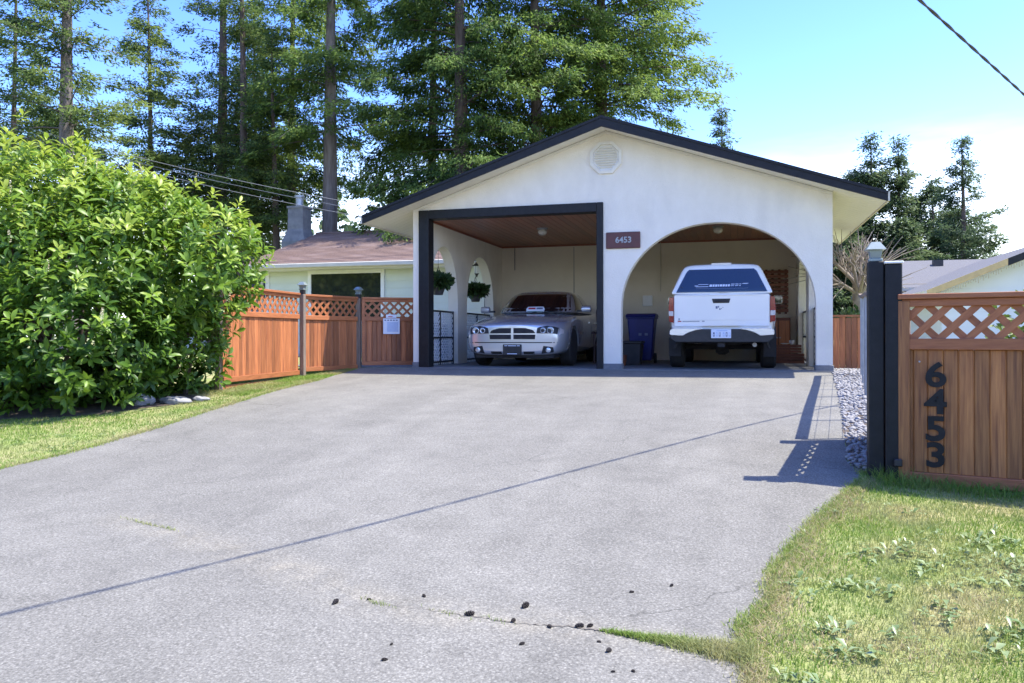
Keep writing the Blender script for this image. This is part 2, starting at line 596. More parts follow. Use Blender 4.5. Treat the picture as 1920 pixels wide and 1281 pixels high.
# ================================================================== SETTING: ground, driveway
yrows = np.concatenate([[-400, -150, -60], np.arange(-40, -16, 2.0), np.arange(-16, 4, .1), np.arange(4, 20, 4), [40, 90, 200, 500, 900]])
def sheet(name, xl, xr, ys, nx, dz, mat, kind='structure', edge_noise=0.0, seed=1, attr=None):
    r = np.random.default_rng(seed)
    v = []
    for y in ys:
        a = np.interp(y, xl[0], xl[1]); b = np.interp(y, xr[0], xr[1])
        if edge_noise:
            a += r.normal(0, edge_noise); b += r.normal(0, edge_noise)
        for i in range(nx + 1):
            v.append((a + (b - a) * i / nx, y, float(g(y)) + dz))
    n = nx + 1
    f = [(j * n + i, j * n + i + 1, (j + 1) * n + i + 1, (j + 1) * n + i) for j in range(len(ys) - 1) for i in range(nx)]
    me = fast_mesh(name, v, f)
    if attr is not None:
        at = me.attributes.new('silt', 'FLOAT', 'POINT')
        at.data.foreach_set('value', np.array([attr(p[0], p[1]) for p in v], np.float32))
    o = link_mesh(name, me, M[mat])
    o['kind'] = kind
    return o

ground = sheet('lawn_ground', ([-900, 900], [-600, -600]), ([-900, 900], [600, 600]), yrows, 12, 0.0, 'turf')
tag(ground, kind='structure')

LE = np.array([(-40, -60), (-16, -40), (-12.5, -16), (-10.2, -8.5), (-9.3, -6.4), (-8.88, -5.78), (-8.14, -5.69), (-7.46, -5.56), (-6.44, -5.57), (-5.06, -5.74), (-3.63, -6.0), (-1.94, -6.27), (-1.2, -6.45), (-.1, -6.5), (1.6, -6.4)])
RE = np.array([(-40, 60), (-16, 40), (-12.2, 9), (-11.3, 1.6), (-10.9, .5), (-10.5, .12), (-10.27, .04), (-9.95, .03), (-9.82, .02), (-9.49, .15), (-9.15, .17), (-8.83, .27), (-8.27, .45), (-7.6, .72), (-7.2, .88), (-6.83, .80), (-4.9, .99), (-2.5, 1.22), (-.18, 1.42), (1.6, 1.42)])
CRACK = np.array([(-3.69, -9.05), (-3.33, -9.16), (-2.57, -9.46), (-2.11, -9.65), (-1.78, -9.82), (-1.56, -9.93), (-1.32, -9.95), (-1.12, -9.97), (-.9, -9.99), (-.63, -9.98), (-.52, -9.99), (-.26, -10.05), (0.02, -10.1)])
def silt(x, y):
    best = 9.
    for i in range(len(CRACK) - 1):
        a, b = CRACK[i], CRACK[i + 1]
        d = b - a
        t_ = np.clip(((x - a[0]) * d[0] + (y - a[1]) * d[1]) / (d @ d), 0, 1)
        q = a + d * t_
        best = min(best, math.hypot(x - q[0], (y - q[1])))
    return max(0., 1 - best / .20) ** 1.2 * .6
sheet('driveway', (LE[:, 0], LE[:, 1]), (RE[:, 0], RE[:, 1]),
      np.concatenate([np.arange(-40, -16, 2.0), np.arange(-16, -10.4, .1), np.arange(-10.4, -8.8, .05), np.arange(-8.8, -.099, .1)]), 160, .010, 'asphalt', edge_noise=.012, attr=silt)

cf = MB().span((-5.53, -.1, -.3), (1.44, 5.1, .012)).build('carport_floor', M['floor'])
tag(cf, kind='structure')
wk = MB().span((-8.2, .05, -.3), (-5.55, 6.4, .008)).build('side_path', M['concrete'])
tag(wk, kind='structure')

# crack in the asphalt: a ragged dirt-filled joint
def crack_mesh():
    r = np.random.default_rng(3)
    v, f = [], []
    pts = []
    for i in range(len(CRACK) - 1):
        for k in range(14):
            pts.append(CRACK[i] + (CRACK[i + 1] - CRACK[i]) * k / 14)
    for i, p in enumerate(pts):
        u = i / len(pts)
        w = (.0004 + .009 * max(0, u - .42)) * (0.4 + 1.2 * r.random()) + (.02 * max(0, u - .86) / .14)
        y = p[1] + r.normal(0, .006)
        z = float(g(y)) + .0135
        v += [(p[0], y - w, z), (p[0], y + w, z)]
    for i in range(len(pts) - 1):
        f.append((2 * i, 2 * i + 2, 2 * i + 3, 2 * i + 1))
    return fast_mesh('joint_dirt', v, f)
tag(link_mesh('joint_dirt', crack_mesh(), M['dirt']), kind='structure')

# gravel bed between the driveway and the side fence
def stones(name, n, xs, ys, smin, smax, mat, seed, parent=None, zoff=.0):
    r = np.random.default_rng(seed)
    bm = bmesh.new()
    bmesh.ops.create_icosphere(bm, subdivisions=1, radius=1)
    bv = np.array([q.co[:] for q in bm.verts]); bf = np.array([[q.index for q in p.verts] for p in bm.faces])
    bm.free()
    V, F_ = [], []
    for i in range(n):
        y = r.uniform(*ys)
        x = r.uniform(xs[0](y), xs[1](y))
        s = r.uniform(smin, smax) * np.array([1, r.uniform(.6, 1), r.uniform(.4, .7)])
        q = bv * (1 + r.normal(0, .12, (len(bv), 1))) * s
        a = r.uniform(0, 6.28)
        c_, s_ = math.cos(a), math.sin(a)
        q = q @ np.array([[c_, s_, 0], [-s_, c_, 0], [0, 0, 1]]) + np.array([x, y, float(g(y)) + zoff + s[2] * .5])
        F_.append(bf + len(V) * len(bv)); V.append(q)
    me = fast_mesh(name, np.concatenate(V), np.concatenate(F_))
    o = link_mesh(name, me, M[mat], parent)
    return o
rx = lambda y: float(np.interp(y, RE[:, 0], RE[:, 1]))
fx = lambda y: 1.0 + (y + 7.1) * .108 + .25
gb = sheet('gravel_bed', ([-7.05, 1.5], [rx(-6.9) - .01, 1.40]), ([-7.05, 1.5], [1.3, 2.3]), np.arange(-7.05, 1.5, .15), 6, .006, 'soil')
pb = stones('gravel', 5200, (lambda y: rx(y) + .0, lambda y: fx(y) + .25), (-7.0, 1.2), .010, .030, 'pebble', 11, zoff=.004)
tag(pb, 'pale pebbles filling the bed beside the driveway', 'gravel', kind='stuff')

# ================================================================== CARPORT
WL, WR, TH = -5.53, 1.44, .20
AX, ZE, ZA, EL_, ER_, YO = -2.077, 2.664, 4.092, -6.29, 2.145, .48
SL = (ZA - ZE) / (ER_ - AX)
def roofz(x):
    return ZA - abs(x - AX) * SL
BACK = 4.9
carport = empty('carport', (0, 0, 0))
tag(carport, 'white stucco double carport with black fascia, square left bay and arched right bay', 'carport')

def arch_pts(a, b, spring, rise, n=28, p=2.0):
    c_, h = (a + b) / 2, (b - a) / 2
    r_ = []
    for i in range(n + 1):
        t_ = math.pi - math.pi * i / n
        ct, st = math.cos(t_), math.sin(t_)
        r_.append((c_ + h * math.copysign(abs(ct) ** (2 / p), ct), spring + rise * abs(st) ** (2 / p)))
    return r_
UND = .125      # thickness of roof deck and soffit below the top line
outl = [(WL, .1), (WL + .116, .1), (WL + .116, 2.784), (-2.125, 2.784), (-2.125, .1), (-1.83, .1)]
outl += arch_pts(-1.83, 1.2, 1.02, 1.36, 40, 2.05)
outl += [(1.2, .1), (WR, .1), (WR, roofz(WR) - UND), (AX, ZA - UND), (WL, roofz(WL) - UND)]
MB().prism(outl, 'y', 0, TH).build('front_wall', M['stucco'], carport)
# dark concrete feet of the piers
for a, b in ((WL - .015, WL + .13), (-2.14, -1.815), (1.185, WR + .015)):
    MB().span((a, -.015, -.05), (b, TH + .015, .098)).build('pier_base', M['plinth'], carport, bevel=.008)

def side_wall(name, x0, x1, inner_mat):
    o = [(TH + .002, 0)]
    for a, b in ((.30, 1.80), (2.36, 4.22)):
        o += [(a, 0)] + arch_pts(a, b, 1.12, 1.14, 26, 2.1) + [(b, 0)]
    o += [(BACK, 0), (BACK, 2.66), (TH + .002, 2.66)]
    return MB().prism(o, 'x', x0, x1).build(name, M['stucco'], carport)
side_wall('left_wall', WL, WL + TH, 'stucco')
side_wall('right_wall', WR - TH, WR, 'stucco')
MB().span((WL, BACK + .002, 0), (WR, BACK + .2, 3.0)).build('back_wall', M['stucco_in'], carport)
MB().span((-3.6, BACK - .006, .05), (-3.588, BACK + .001, 2.6)).build('wall_joint', M['plinth'], carport)
MB().tube([(-1.62, BACK - .02, 1.55), (-1.62, BACK - .02, 2.64)], .012, 6).build('conduit', M['gutter'], carport)
MB().span((-2.02, BACK - .05, 1.22), (-1.80, BACK, 1.46)).build('electric_box', M['trim_white'], carport, bevel=.01)
MB().tube([(-5.0, BACK - .03, 2.1), (-5.0, BACK - .03, 2.62)], .008, 6).build('pull_cord', M['iron'], carport)

# black frame of the square bay
FR = M['black_trim']
MB().span((WL + .116, -.035, .0), (-5.225, TH + .02, 2.784)).build('frame_jamb', FR, carport, bevel=.006)
MB().span((-2.235, -.035, .0), (-2.123, TH + .02, 2.784)).build('frame_jamb', FR, carport, bevel=.006)
MB().span((-5.224, -.033, 2.63), (-2.236, TH + .02, 2.784)).build('frame_header', FR, carport, bevel=.006)

# tongue and groove ceiling, one object per plank
plw = .134
n_pl = int((WR - TH - (WL + TH)) / plw)
plw = (WR - TH - (WL + TH)) / n_pl
pm_ = MB().span((-plw / 2 + .002, TH + .005, -.009), (plw / 2 - .002, BACK, .009)).mesh('plank', bevel=.004)
pm_.materials.append(M['ceil_wood'])
for i in range(n_pl):
    link_mesh('ceiling_plank', pm_, None, carport, (WL + TH + plw * (i + .5), 0, 2.668))
MB().span((WL + TH, TH + .004, 2.682), (WR - TH, BACK, 2.70)).build('ceiling_backing', M['dark_box'], carport)
for a, b in (((WL + TH, TH + .02, 2.625), (WL + TH + .02, BACK - .02, 2.658)), ((WL + TH + .02, BACK - .025, 2.625), (WR - TH - .02, BACK - .003, 2.658)), ((WR - TH - .02, TH + .02, 2.625), (WR - TH, BACK - .02, 2.658))):
    MB().span(a, b).build('ceiling_trim', M['ceil_wood'], carport)

# roof
RB = BACK + .5
roof = None
for s in (-1, 1):
    xe = EL_ if s < 0 else ER_
    mb = MB().prism([(AX, ZA), (xe, ZE), (xe, ZE - .09), (AX, ZA - .09)], 'y', -YO + .03, RB)
    rr = mb.build('roof_slope', M['shingle_dark'], carport)
    # shingle courses, a stepped layer over the deck
    mb = MB()
    nco = 28
    for k in range(nco):
        t0, t1 = k / nco, (k + 1) / nco
        xa, xb = xe + (AX - xe) * t0, xe + (AX - xe) * t1
        za, zb = ZE + (ZA - ZE) * t0, ZE + (ZA - ZE) * t1
        mb.add([(xa, -YO + .005, za + .016), (xb, -YO + .005, zb + .004), (xb, RB, zb + .004), (xa, RB, za + .016), (xa, -YO + .005, za + .002), (xa, RB, za + .002)],
               [(0, 1, 2, 3), (4, 0, 3, 5)])
    mb.build('shingle_courses', M['shingle_dark'], rr)
    # rake fascia
    MB().prism([(AX, ZA + .002), (xe, ZE + .002), (xe, ZE - .135), (AX, ZA - .165)], 'y', -YO, -YO + .028).build('rake_fascia', M['fascia'], carport)
    MB().prism([(AX, ZA + .012), (xe, ZE + .012), (xe, ZE - .03), (AX, ZA - .03)], 'y', -YO - .014, -YO - .001).build('drip_edge', M['fascia'], carport)
    # eave board and gutter
    xo = xe + s * .001
    MB().span((xo, -YO, ZE - .135), (xo + s * .025, RB, ZE + .005)).build('eave_fascia', M['gutter'], carport)
    gp = [(xo + s * .026, ZE - .01), (xo + s * .026, ZE - .11), (xo + s * .075, ZE - .12), (xo + s * .11, ZE - .06), (xo + s * .11, ZE - .01), (xo + s * .1, ZE - .01), (xo + s * .1, ZE - .06), (xo + s * .07, ZE - .108), (xo + s * .036, ZE - .10), (xo + s * .036, ZE - .01)]
    # soffit in planks running along the eave and along the rake
    nrm = math.atan(SL)
    xa, xb = (WL if s < 0 else WR) + s * .004, xe
    za, zb = roofz(xa) - .118, roofz(xb) - .118
    npk = 32
    pw = (RB + YO - .03) / npk
    sf = MB().add([(xa, .003, za), (xb, .003, zb), (xb, pw - .003, zb), (xa, pw - .003, za), (xa, .003, za + .02), (xb, .003, zb + .02), (xb, pw - .003, zb + .02), (xa, pw - .003, za + .02)],
                  [(0, 1, 2, 3), (7, 6, 5, 4), (0, 4, 5, 1), (2, 6, 7, 3), (0, 3, 7, 4), (1, 5, 6, 2)]).mesh('soffit_board', bevel=.004)
    sf.materials.append(M['soffit'])
    for k in range(npk):
        link_mesh('soffit_board', sf, None, carport, (0, -YO + .03 + k * pw, 0))
    nrk = 24
    x0 = WL if s < 0 else WR
    y0, y1 = -YO + .03, -.002
    for k in range(3):
        ya, yb = y0 + (y1 - y0) * k / 3, y0 + (y1 - y0) * (k + 1) / 3 - .006
        mb = MB()
        q = [(x0, roofz(x0) - .12), (AX, ZA - .12), (AX, ZA - .10), (x0, roofz(x0) - .10)]
        mb.prism(q, 'y', ya, yb).build('rake_soffit_board', M['soffit'], carport)
    # frieze moulding with small dentils under the rake
    mb = MB().prism([(x0, roofz(x0) - .126), (AX, ZA - .126), (AX, ZA - .17), (x0, roofz(x0) - .17)], 'y', -.022, -.001)
    mb.build('frieze_board', M['soffit'], carport)
    mb = MB()
    for k in range(70):
        xx = x0 + (AX - x0) * (k + .5) / 70
        mb.box((xx, -.03, roofz(xx) - .155), (.02, .014, .02))
    mb.build('dentils', M['soffit'], carport)['kind'] = 'stuff'

# octagonal gable vent
vc = (AX, 3.52)
vent = MB().lathe([(.285, 0), (.285, -.03), (.235, -.045), (.225, -.012), (.225, -.004)], (0, 0, 0), 8, 'y')
vent = vent.build('gable_vent', M['soffit'], carport, loc=(vc[0], -.0005, vc[1]))
vent.rotation_euler = (0, R(22.5), 0)
for k in range(9):
    zz = -.16 + k * .04
    hw = math.sqrt(max(.001, .19 ** 2 - zz ** 2))
    s_ = MB().box((0, 0, 0), (2 * hw, .03, .006), Matrix.Rotation(R(-38), 3, 'X')).build('vent_slat', M['soffit'], vent)
    mm = Matrix.Rotation(R(-22.5), 4, 'Y') @ Matrix.Translation((0, -.022, zz))
    s_.matrix_local = mm

# red number plaque, house number in white
pq = MB().span((-2.075, -.03, 2.005), (-1.51, -.001, 2.275)).build('number_plaque', M['red_sign'], None, bevel=.008)
tag(pq, 'dark red house number plaque fixed to the white wall between the bays', 'sign')
text_mesh('plaque_digits', '6453', .135, .003, M['plaque_grey'], pq, Matrix.Translation((-1.785, -.034, 2.14)) @ Matrix.Rotation(R(90), 4, 'X'), .003)

# ceiling lights
for x, y, lab in ((-3.62, 1.9, 'flush glass ceiling light over the silver sedan bay'), (-.33, 2.6, 'flush glass ceiling light over the white pickup bay')):
    t = empty('ceiling_light', (x, y, 2.655))
    tag(t, lab, 'light', 'carport ceiling lights')
    MB().lathe([(.11, .0), (.11, -.015), (.08, -.03)], n=20).build('mounting_plate', M['galv'], t, True)
    MB().lathe([(.06, -.03), (.085, -.05), (.09, -.08), (.07, -.12), (.035, -.135)], n=20).build('glass_shade', M['glass_shade'], t, True)

# lattice railings in the side arches (fine white lattice: one joined piece each)
def railing(x, ya, yb, label, side):
    t = empty('arch_railing', (x, (ya + yb) / 2, .012))
    tag(t, label, 'railing', 'lattice railings in the carport arches')
    h = 1.02
    L_ = yb - ya
    I = M['iron']
    for yy in (-L_ / 2 + .02, 0, L_ / 2 - .02):
        MB().span((-.02, yy - .02, 0), (.02, yy + .02, h)).build('post', I, t)
    for zz in (.06, .52, h):
        MB().span((-.022, -L_ / 2, zz - .016), (.022, L_ / 2, zz + .016)).build('rail', I, t)
    mb = MB()
    p = .10
    for lay, sg in ((-.008, 1), (.008, -1)):
        n = int((L_ + h) / p) + 2
        for i in range(n):
            c0 = -L_ / 2 + i * p if sg > 0 else -L_ / 2 - h + i * p
            # line y = c0 - z (sg>0) or y = c0 + z
            pts = []
            for zz in (.02, h - .01):
                pts.append((c0 - zz if sg > 0 else c0 + zz, zz))
            (y0, z0), (y1, z1) = pts
            if y0 > y1: y0, z0, y1, z1 = y1, z1, y0, z0
            lo, hi = max(y0, -L_ / 2 + .01), min(y1, L_ / 2 - .01)
            if hi - lo < .03: continue
            f_ = lambda y_: z0 + (z1 - z0) * (y_ - y0) / (y1 - y0)
            a, b = Vector((lay, lo, f_(lo))), Vector((lay, hi, f_(hi)))
            d = (b - a)
            ang = math.atan2(d.z, d.y)
            mb.box((a + b) / 2, (.007, d.length, .030), Matrix.Rotation(ang, 3, 'X'))
    lo_ = mb.build('lattice', M['white_lattice'], t)
    lo_['kind'] = 'stuff'
railing(WL + .1, .31, 1.79, 'white lattice railing in the front arch left of the sedan', -1)
railing(WL + .1, 2.37, 4.21, 'white lattice railing in the rear arch left of the sedan', -1)
railing(WR - .1, .31, 1.79, 'white lattice railing in the front arch right of the pickup', 1)
railing(WR - .1, 2.37, 4.21, 'white lattice railing in the rear arch right of the pickup', 1)

# ================================================================== HOUSE behind, with brown shingle roof
house = empty('bungalow', (-9, 6.6, 0))
tag(house, 'pale green bungalow with brown shingle roof and large window behind the carport', 'house')
HX0, HX1 = -12.75, 1.2
hb = MB().span((HX0 + 9, 0, -.1), (HX1 + 9, 7, 2.5)).build('wall', M['siding'], house)
# horizontal lap siding
sm = MB().add([(HX0 + 9, -.002, 0), (-2.37, -.002, 0), (-2.37, -.002, .2), (HX0 + 9, -.002, .2), (HX0 + 9, -.022, 0), (-2.37, -.022, 0)],
              [(4, 5, 2, 3), (0, 1, 5, 4)]).mesh('siding_board')
sm.materials.append(M['siding'])
sm2 = MB().add([(-.16, -.002, 0), (3.6, -.002, 0), (3.6, -.002, .2), (-.16, -.002, .2), (-.16, -.022, 0), (3.6, -.022, 0)], [(4, 5, 2, 3), (0, 1, 5, 4)]).mesh('siding_board')
sm2.materials.append(M['siding'])
sm3 = MB().add([(-2.38, -.002, 0), (-.15, -.002, 0), (-.15, -.002, .2), (-2.38, -.002, .2), (-2.38, -.022, 0), (-.15, -.022, 0)], [(4, 5, 2, 3), (0, 1, 5, 4)]).mesh('siding_board')
sm3.materials.append(M['siding'])
for k in range(12):
    for q in (sm, sm2) + ((sm3,) if (k < 4 or k == 11) else ()):
        link_mesh('siding_board', q, None, house, (0, 0, .05 + k * .2))
win = MB()
for a, b in (((-2.42, -.05, .9), (-2.32, .0, 2.36)), ((-.22, -.05, .9), (-.12, .0, 2.36)), ((-2.319, -.05, 2.27), (-.221, .0, 2.36)), ((-2.319, -.05, .9), (-.221, .0, .98))):
    win.span(a, b)
wo = win.build('window', M['trim_white'], house)
MB().span((-2.32, -.022, .98), (-.22, -.014, 2.27)).build('pane', M['house_glass'], wo)
MB().span((HX0 + 9 - .02, -.03, 0), (HX0 + 9 + .1, .02, 2.48)).build('corner_board', M['trim_white'], house)
MB().tube([(HX0 + 9 - .09, -.08, 2.4), (HX0 + 9 - .09, -.08, .0)], .035, 8).build('downspout', M['gutter'], house)
HE, HR_, HRY = 2.53, 3.86, 3.4
x0, x1 = -13.1 + 9, HX1 + 9
mb = MB().prism([(-.62, HE), (HRY, HR_), (7.4, HE - .0), (7.4, HE - .12), (HRY, HR_ - .12), (-.62, HE - .12)], 'x', x0, x1)
hr = mb.build('roof', M['roof_brown'], house)
mb = MB()
for k in range(26):
    t0, t1 = k / 26, (k + 1) / 26
    ya, yb = -.66 + (HRY + .66) * t0, -.66 + (HRY + .66) * t1
    za, zb = HE - .01 + (HR_ - HE + .01) * t0, HE - .01 + (HR_ - HE + .01) * t1
    mb.add([(x0 - .01, ya, za + .022), (x1, ya, za + .022), (x1, yb, zb + .006), (x0 - .01, yb, zb + .006), (x0 - .01, ya, za + .004), (x1, ya, za + .004)], [(0, 1, 2, 3), (4, 5, 1, 0)])
mb.build('shingle_courses', M['roof_brown'], hr)
MB().tube([(x0, HRY, HR_ + .015), (x1, HRY, HR_ + .015)], .05, 6).build('ridge_cap', M['roof_brown'], hr)
MB().span((x0, -.76, HE - .14), (x1, -.63, HE - .015)).build('gutter', M['gutter'], house, bevel=.02)
MB().prism([(-.62, HE - .012), (HRY, HR_ - .01), (HRY, HR_ - .17), (-.62, HE - .17)], 'x', x0 - .035, x0 - .003).build('rake_board', M['gutter'], house)
MB().span((x0 + .02, -.62, HE - .17), (x1, -.03, HE - .13)).build('soffit', M['soffit'], house)
# block chimney on the gable end
cm = MB()
prof = [(.40, 0), (.40, 3.55), (.27, 3.95), (.26, 4.62)]
v_, f_ = [], []
for h_, z_ in prof:
    v_ += [(-h_, -h_, z_), (h_, -h_, z_), (h_, h_, z_), (-h_, h_, z_)]
for i in range(3):
    for j in range(4):
        k = (j + 1) % 4
        f_.append((4 * i + j, 4 * i + k, 4 * i + 4 + k, 4 * i + 4 + j))
f_ += [(3, 2, 1, 0), (12, 13, 14, 15)]
cm.add(v_, f_)
ch = cm.build('chimney', M['concrete'], house, loc=(-4.44, 2.95, 0))
MB().span((-.29, -.29, 4.62), (.29, .29, 4.69)).build('chimney_cap', M['concrete'], ch)
MB().lathe([(.12, 4.7), (.12, 4.98), (.16, 4.99), (.16, 5.05)], n=14).build('flue_pipe', M['galv'], ch, True)

# ================================================================== FENCES
def lattice_top_panel(parent, A, B, ztop, zbot, boards=.088, mat='cedar', rail='cedar_rail', lat=.27, pitch=.112, slat_w=.040, nogap=True, top_cap=True, bottom_gap=0.0, thick=.018):
    """cedar panel with a lattice strip on top; parts are children of `parent` (which stays at the world origin)"""
    A = Vector((*A, 0)); B = Vector((*B, 0))
    L_ = (B - A).length
    ang = math.atan2((B - A).y, (B - A).x)
    base_m = Matrix.Translation(A) @ Matrix.Rotation(ang, 4, 'Z')
    def put(o, m=None):
        o.matrix_local = base_m if m is None else base_m @ m
        return o
    rm = M[rail]
    if top_cap:
        put(MB().span((0, -.055, ztop - .035), (L_, .055, ztop)).build('cap_rail', rm, parent, bevel=.004))
    put(MB().span((0, -.03, ztop - .085), (L_, .03, ztop - .036)).build('rail', rm, parent, bevel=.003))
    zl = ztop - .085 - lat
    put(MB().span((0, -.036, zl - .075), (L_, .036, zl)).build('rail', rm, parent, bevel=.004))
    put(MB().span((0, -.036, zbot), (L_, .036, zbot + .075)).build('rail', rm, parent, bevel=.004))
    # boards
    n = max(1, int(round(L_ / boards)))
    w = L_ / n
    bm_ = MB().span((-w / 2 - .0012, -thick / 2, zbot + .070), (w / 2 + .0012, thick / 2, zl - .070)).mesh('board', bevel=.0085)
    bm_.materials.append(M[mat])
    for i in range(n):
        o = link_mesh('board', bm_, None, parent)
        put(o, Matrix.Translation((w * (i + .5), (.0015 if i % 2 else -.0015) + random.uniform(-.0012, .0012), 0)))
    # lattice slats
    z0, z1 = zl - .02, zl + lat + .02
    p = pitch * math.sqrt(2)
    for lay, sg in ((-.007, 1), (.007, -1)):
        k = -int((z1 - z0) / p) - 1
        while k * p < L_ + (z1 - z0):
            c0 = k * p + (.4 * p if sg > 0 else 0)
            k += 1
            a_, b_ = (c0, z0), (c0 + (z1 - z0), z1)
            if sg < 0: a_, b_ = (c0 + (z1 - z0), z0), (c0, z1)
            xa, xb = min(a_[0], b_[0]), max(a_[0], b_[0])
            lo, hi = max(xa, .0), min(xb, L_)
            if hi - lo < .03: continue
            f2 = lambda x_: a_[1] + (b_[1] - a_[1]) * (x_ - a_[0]) / (b_[0] - a_[0])
            pa, pb = Vector((lo, lay, f2(lo))), Vector((hi, lay, f2(hi)))
            d = pb - pa
            s_ = MB().box((0, 0, 0), (d.length, .012, slat_w)).build('lattice_slat', rm, parent)
            put(s_, Matrix.Translation((pa + pb) / 2) @ Matrix.Rotation(-math.atan2(d.z, d.x), 4, 'Y'))
    return ang

def solar_cap(parent, x, y, z, w=.11):
    """post cap lamp: stem box, glazed collar and flared lid"""
    mb = MB().span((x - w * .62, y - w * .62, z), (x + w * .62, y + w * .62, z + .022))
    o = mb.build('post_cap', M['solar_cap'], parent, bevel=.004)
    q = MB()
    v_ = []
    for h_, zz in ((w * .46, .022), (w * .6, .075), (w * .92, .082), (w * .40, .135)):
        v_ += [(x - h_, y - h_, z + zz), (x + h_, y - h_, z + zz), (x + h_, y + h_, z + zz), (x - h_, y + h_, z + zz)]
    f_ = []
    for i in range(3):
        for j in range(4):
            k = (j + 1) % 4
            f_.append((4 * i + j, 4 * i + k, 4 * i + 4 + k, 4 * i + 4 + j))
    f_ += [(3, 2, 1, 0), (12, 13, 14, 15)]
    q.add(v_, f_)
    q.build('lamp_lid', M['solar_cap'], o)
    return o

# left fence along the lawn
lf = empty('lattice_fence', (0, 0, 0))
tag(lf, 'cedar board fence with lattice top running from the laurel towards the carport', 'fence')
P0, P1, P2, P3 = (-6.80, -3.79), (-7.0, -1.36), (-6.6, .0), (-5.72, .55)
lattice_top_panel(lf, (P0[0], P0[1] + .06), (P1[0], P1[1] - .05), 1.28, -.075)
lattice_top_panel(lf, (P1[0] + .01, P1[1] + .05), (P2[0] - .02, P2[1] - .05), 1.27, -.03)
kb_ = MB().box(((P0[0] + P1[0]) / 2 - .01, (P0[1] + P1[1]) / 2, -.145), (.03, 2.30, .06), Matrix.Rotation(math.atan2(P0[0] - P1[0], P1[1] - P0[1]), 3, 'Z'))
kb_.build('kickboard', M['cedar_rail'], lf)
for (x, y), zt, cap in ((P0, 1.24, False), (P1, 1.26, True), (P2, 1.25, True)):
    po = MB().span((x - .040, y - .040, -.3), (x + .040, y + .040, zt)).build('post', M['grey_wood'], lf, bevel=.006)
    po.location = (0.06, 0, 0) if (x, y) == P1 else (0, 0, 0)
    if cap:
        b_ = MB().span((x - .035, y - .035, zt + .001), (x + .035, y + .035, zt + .07)).build('lamp_body', M['iron'], po)
        solar_cap(po, x, y, zt + .071, .075)
# gate beside the carport
sg = empty('side_gate', (0, 0, 0))
tag(sg, 'shaded cedar side gate with lattice top next to the carport pier', 'gate')
lattice_top_panel(sg, (P2[0] + .06, P2[1] + .02), P3, 1.27, .03)
ga = math.atan2(P3[1] - P2[1], P3[0] - P2[0])
for q in (.02, .98):
    x = P2[0] + .06 + (P3[0] - P2[0] - .06) * q; y = P2[1] + .02 + (P3[1] - P2[1] - .02) * q
    MB().box((x, y, .64), (.05, .085, 1.2), Matrix.Rotation(ga, 3, 'Z')).build('stile', M['cedar_rail'], sg)
# notice on the side gate
nx_, ny_ = P2[0] + .06 + (P3[0] - P2[0] - .06) * .54, P2[1] + .02 + (P3[1] - P2[1] - .02) * .54
nb = empty('gate_notice', (nx_, ny_, 0), ga)
tag(nb, 'white and pale blue notice pinned on the side gate', 'notice')
MB().span((-.15, -.052, .60), (.15, -.046, .885)).build('sheet', M['paper'], nb)
MB().span((-.08, -.0545, .64), (.125, -.0525, .82)).build('printed_panel', M['paper_blue'], nb)
mb = MB()
for k in range(5):
    mb.span((-.13 + k * .052, -.0545, .842), (-.13 + k * .052 + .034, -.0525, .862))
mb.build('printed_line', M['ink'], nb)
MB().span((-.10, -.054, .895), (.09, -.048, .955)).build('small_tag', M['paper'], nb)
MB().span((-.06, -.0565, .91), (.02, -.0545, .925)).build('printed_line', M['sign_red'], nb)

# right gate with the house number
GA, GB = (1.07, -7.235), (3.40, -7.86)
rg = empty('number_gate', (0, 0, 0))
tag(rg, 'stained cedar gate with lattice top and black numbers 6453', 'gate')
gang = lattice_top_panel(rg, GA, GB, .845, -.43, boards=.0885, mat='cedar_gate', lat=.215, pitch=.116, slat_w=.047, thick=.02)
def on_gate(u, v, z):
    c_, s_ = math.cos(gang), math.sin(gang)
    return (GA[0] + u * c_ - v * s_, GA[1] + u * s_ + v * c_, z)
MB().box(on_gate(.035, 0, .2), (.07, .085, 1.20), Matrix.Rotation(gang, 3, 'Z')).build('stile', M['cedar_gate'], rg, bevel=.004)
MB().box(on_gate(2.40, 0, .2), (.07, .085, 1.20), Matrix.Rotation(gang, 3, 'Z')).build('stile', M['cedar_gate'], rg, bevel=.004)
for ch_, z in (('6', .295), ('4', .115), ('5', -.065), ('3', -.24)):
    mtx = Matrix.Translation(on_gate(.225, -.022, z)) @ Matrix.Rotation(gang, 4, 'Z') @ Matrix.Rotation(R(90), 4, 'X') @ Matrix.Diagonal((1.18, 1, 1, 1))
    text_mesh('house_number', ch_, .225, .012, M['black_trim'], rg, mtx, .0055)
MB().lathe([(.006, 0), (.006, .012)], on_gate(.13, -.03, .39), 8, 'y').build('screw_head', M['galv'], rg)

# black double post with a solar cap
dp = empty('black_gate_post', (.93, -7.2, 0))
tag(dp, 'black double gate post with pale lamp cap at the driveway edge', 'post')
MB().span((-.05, -.05, -.5), (.048, .05, 1.075)).build('post', M['black_trim'], dp, bevel=.006)
MB().span((.052, -.075, -.5), (.158, .03, 1.055)).build('post', M['black_trim'], dp, bevel=.006)
MB().span((.046, -.082, 1.056), (.166, .036, 1.072)).build('post_cap', M['trim_white'], dp, bevel=.003)
solar_cap(dp, -.001, 0, 1.076, .068)
MB().span((.10, -.115, -.32), (.15, -.076, -.27)).build('latch_box', M['black_plastic'], dp, bevel=.006)

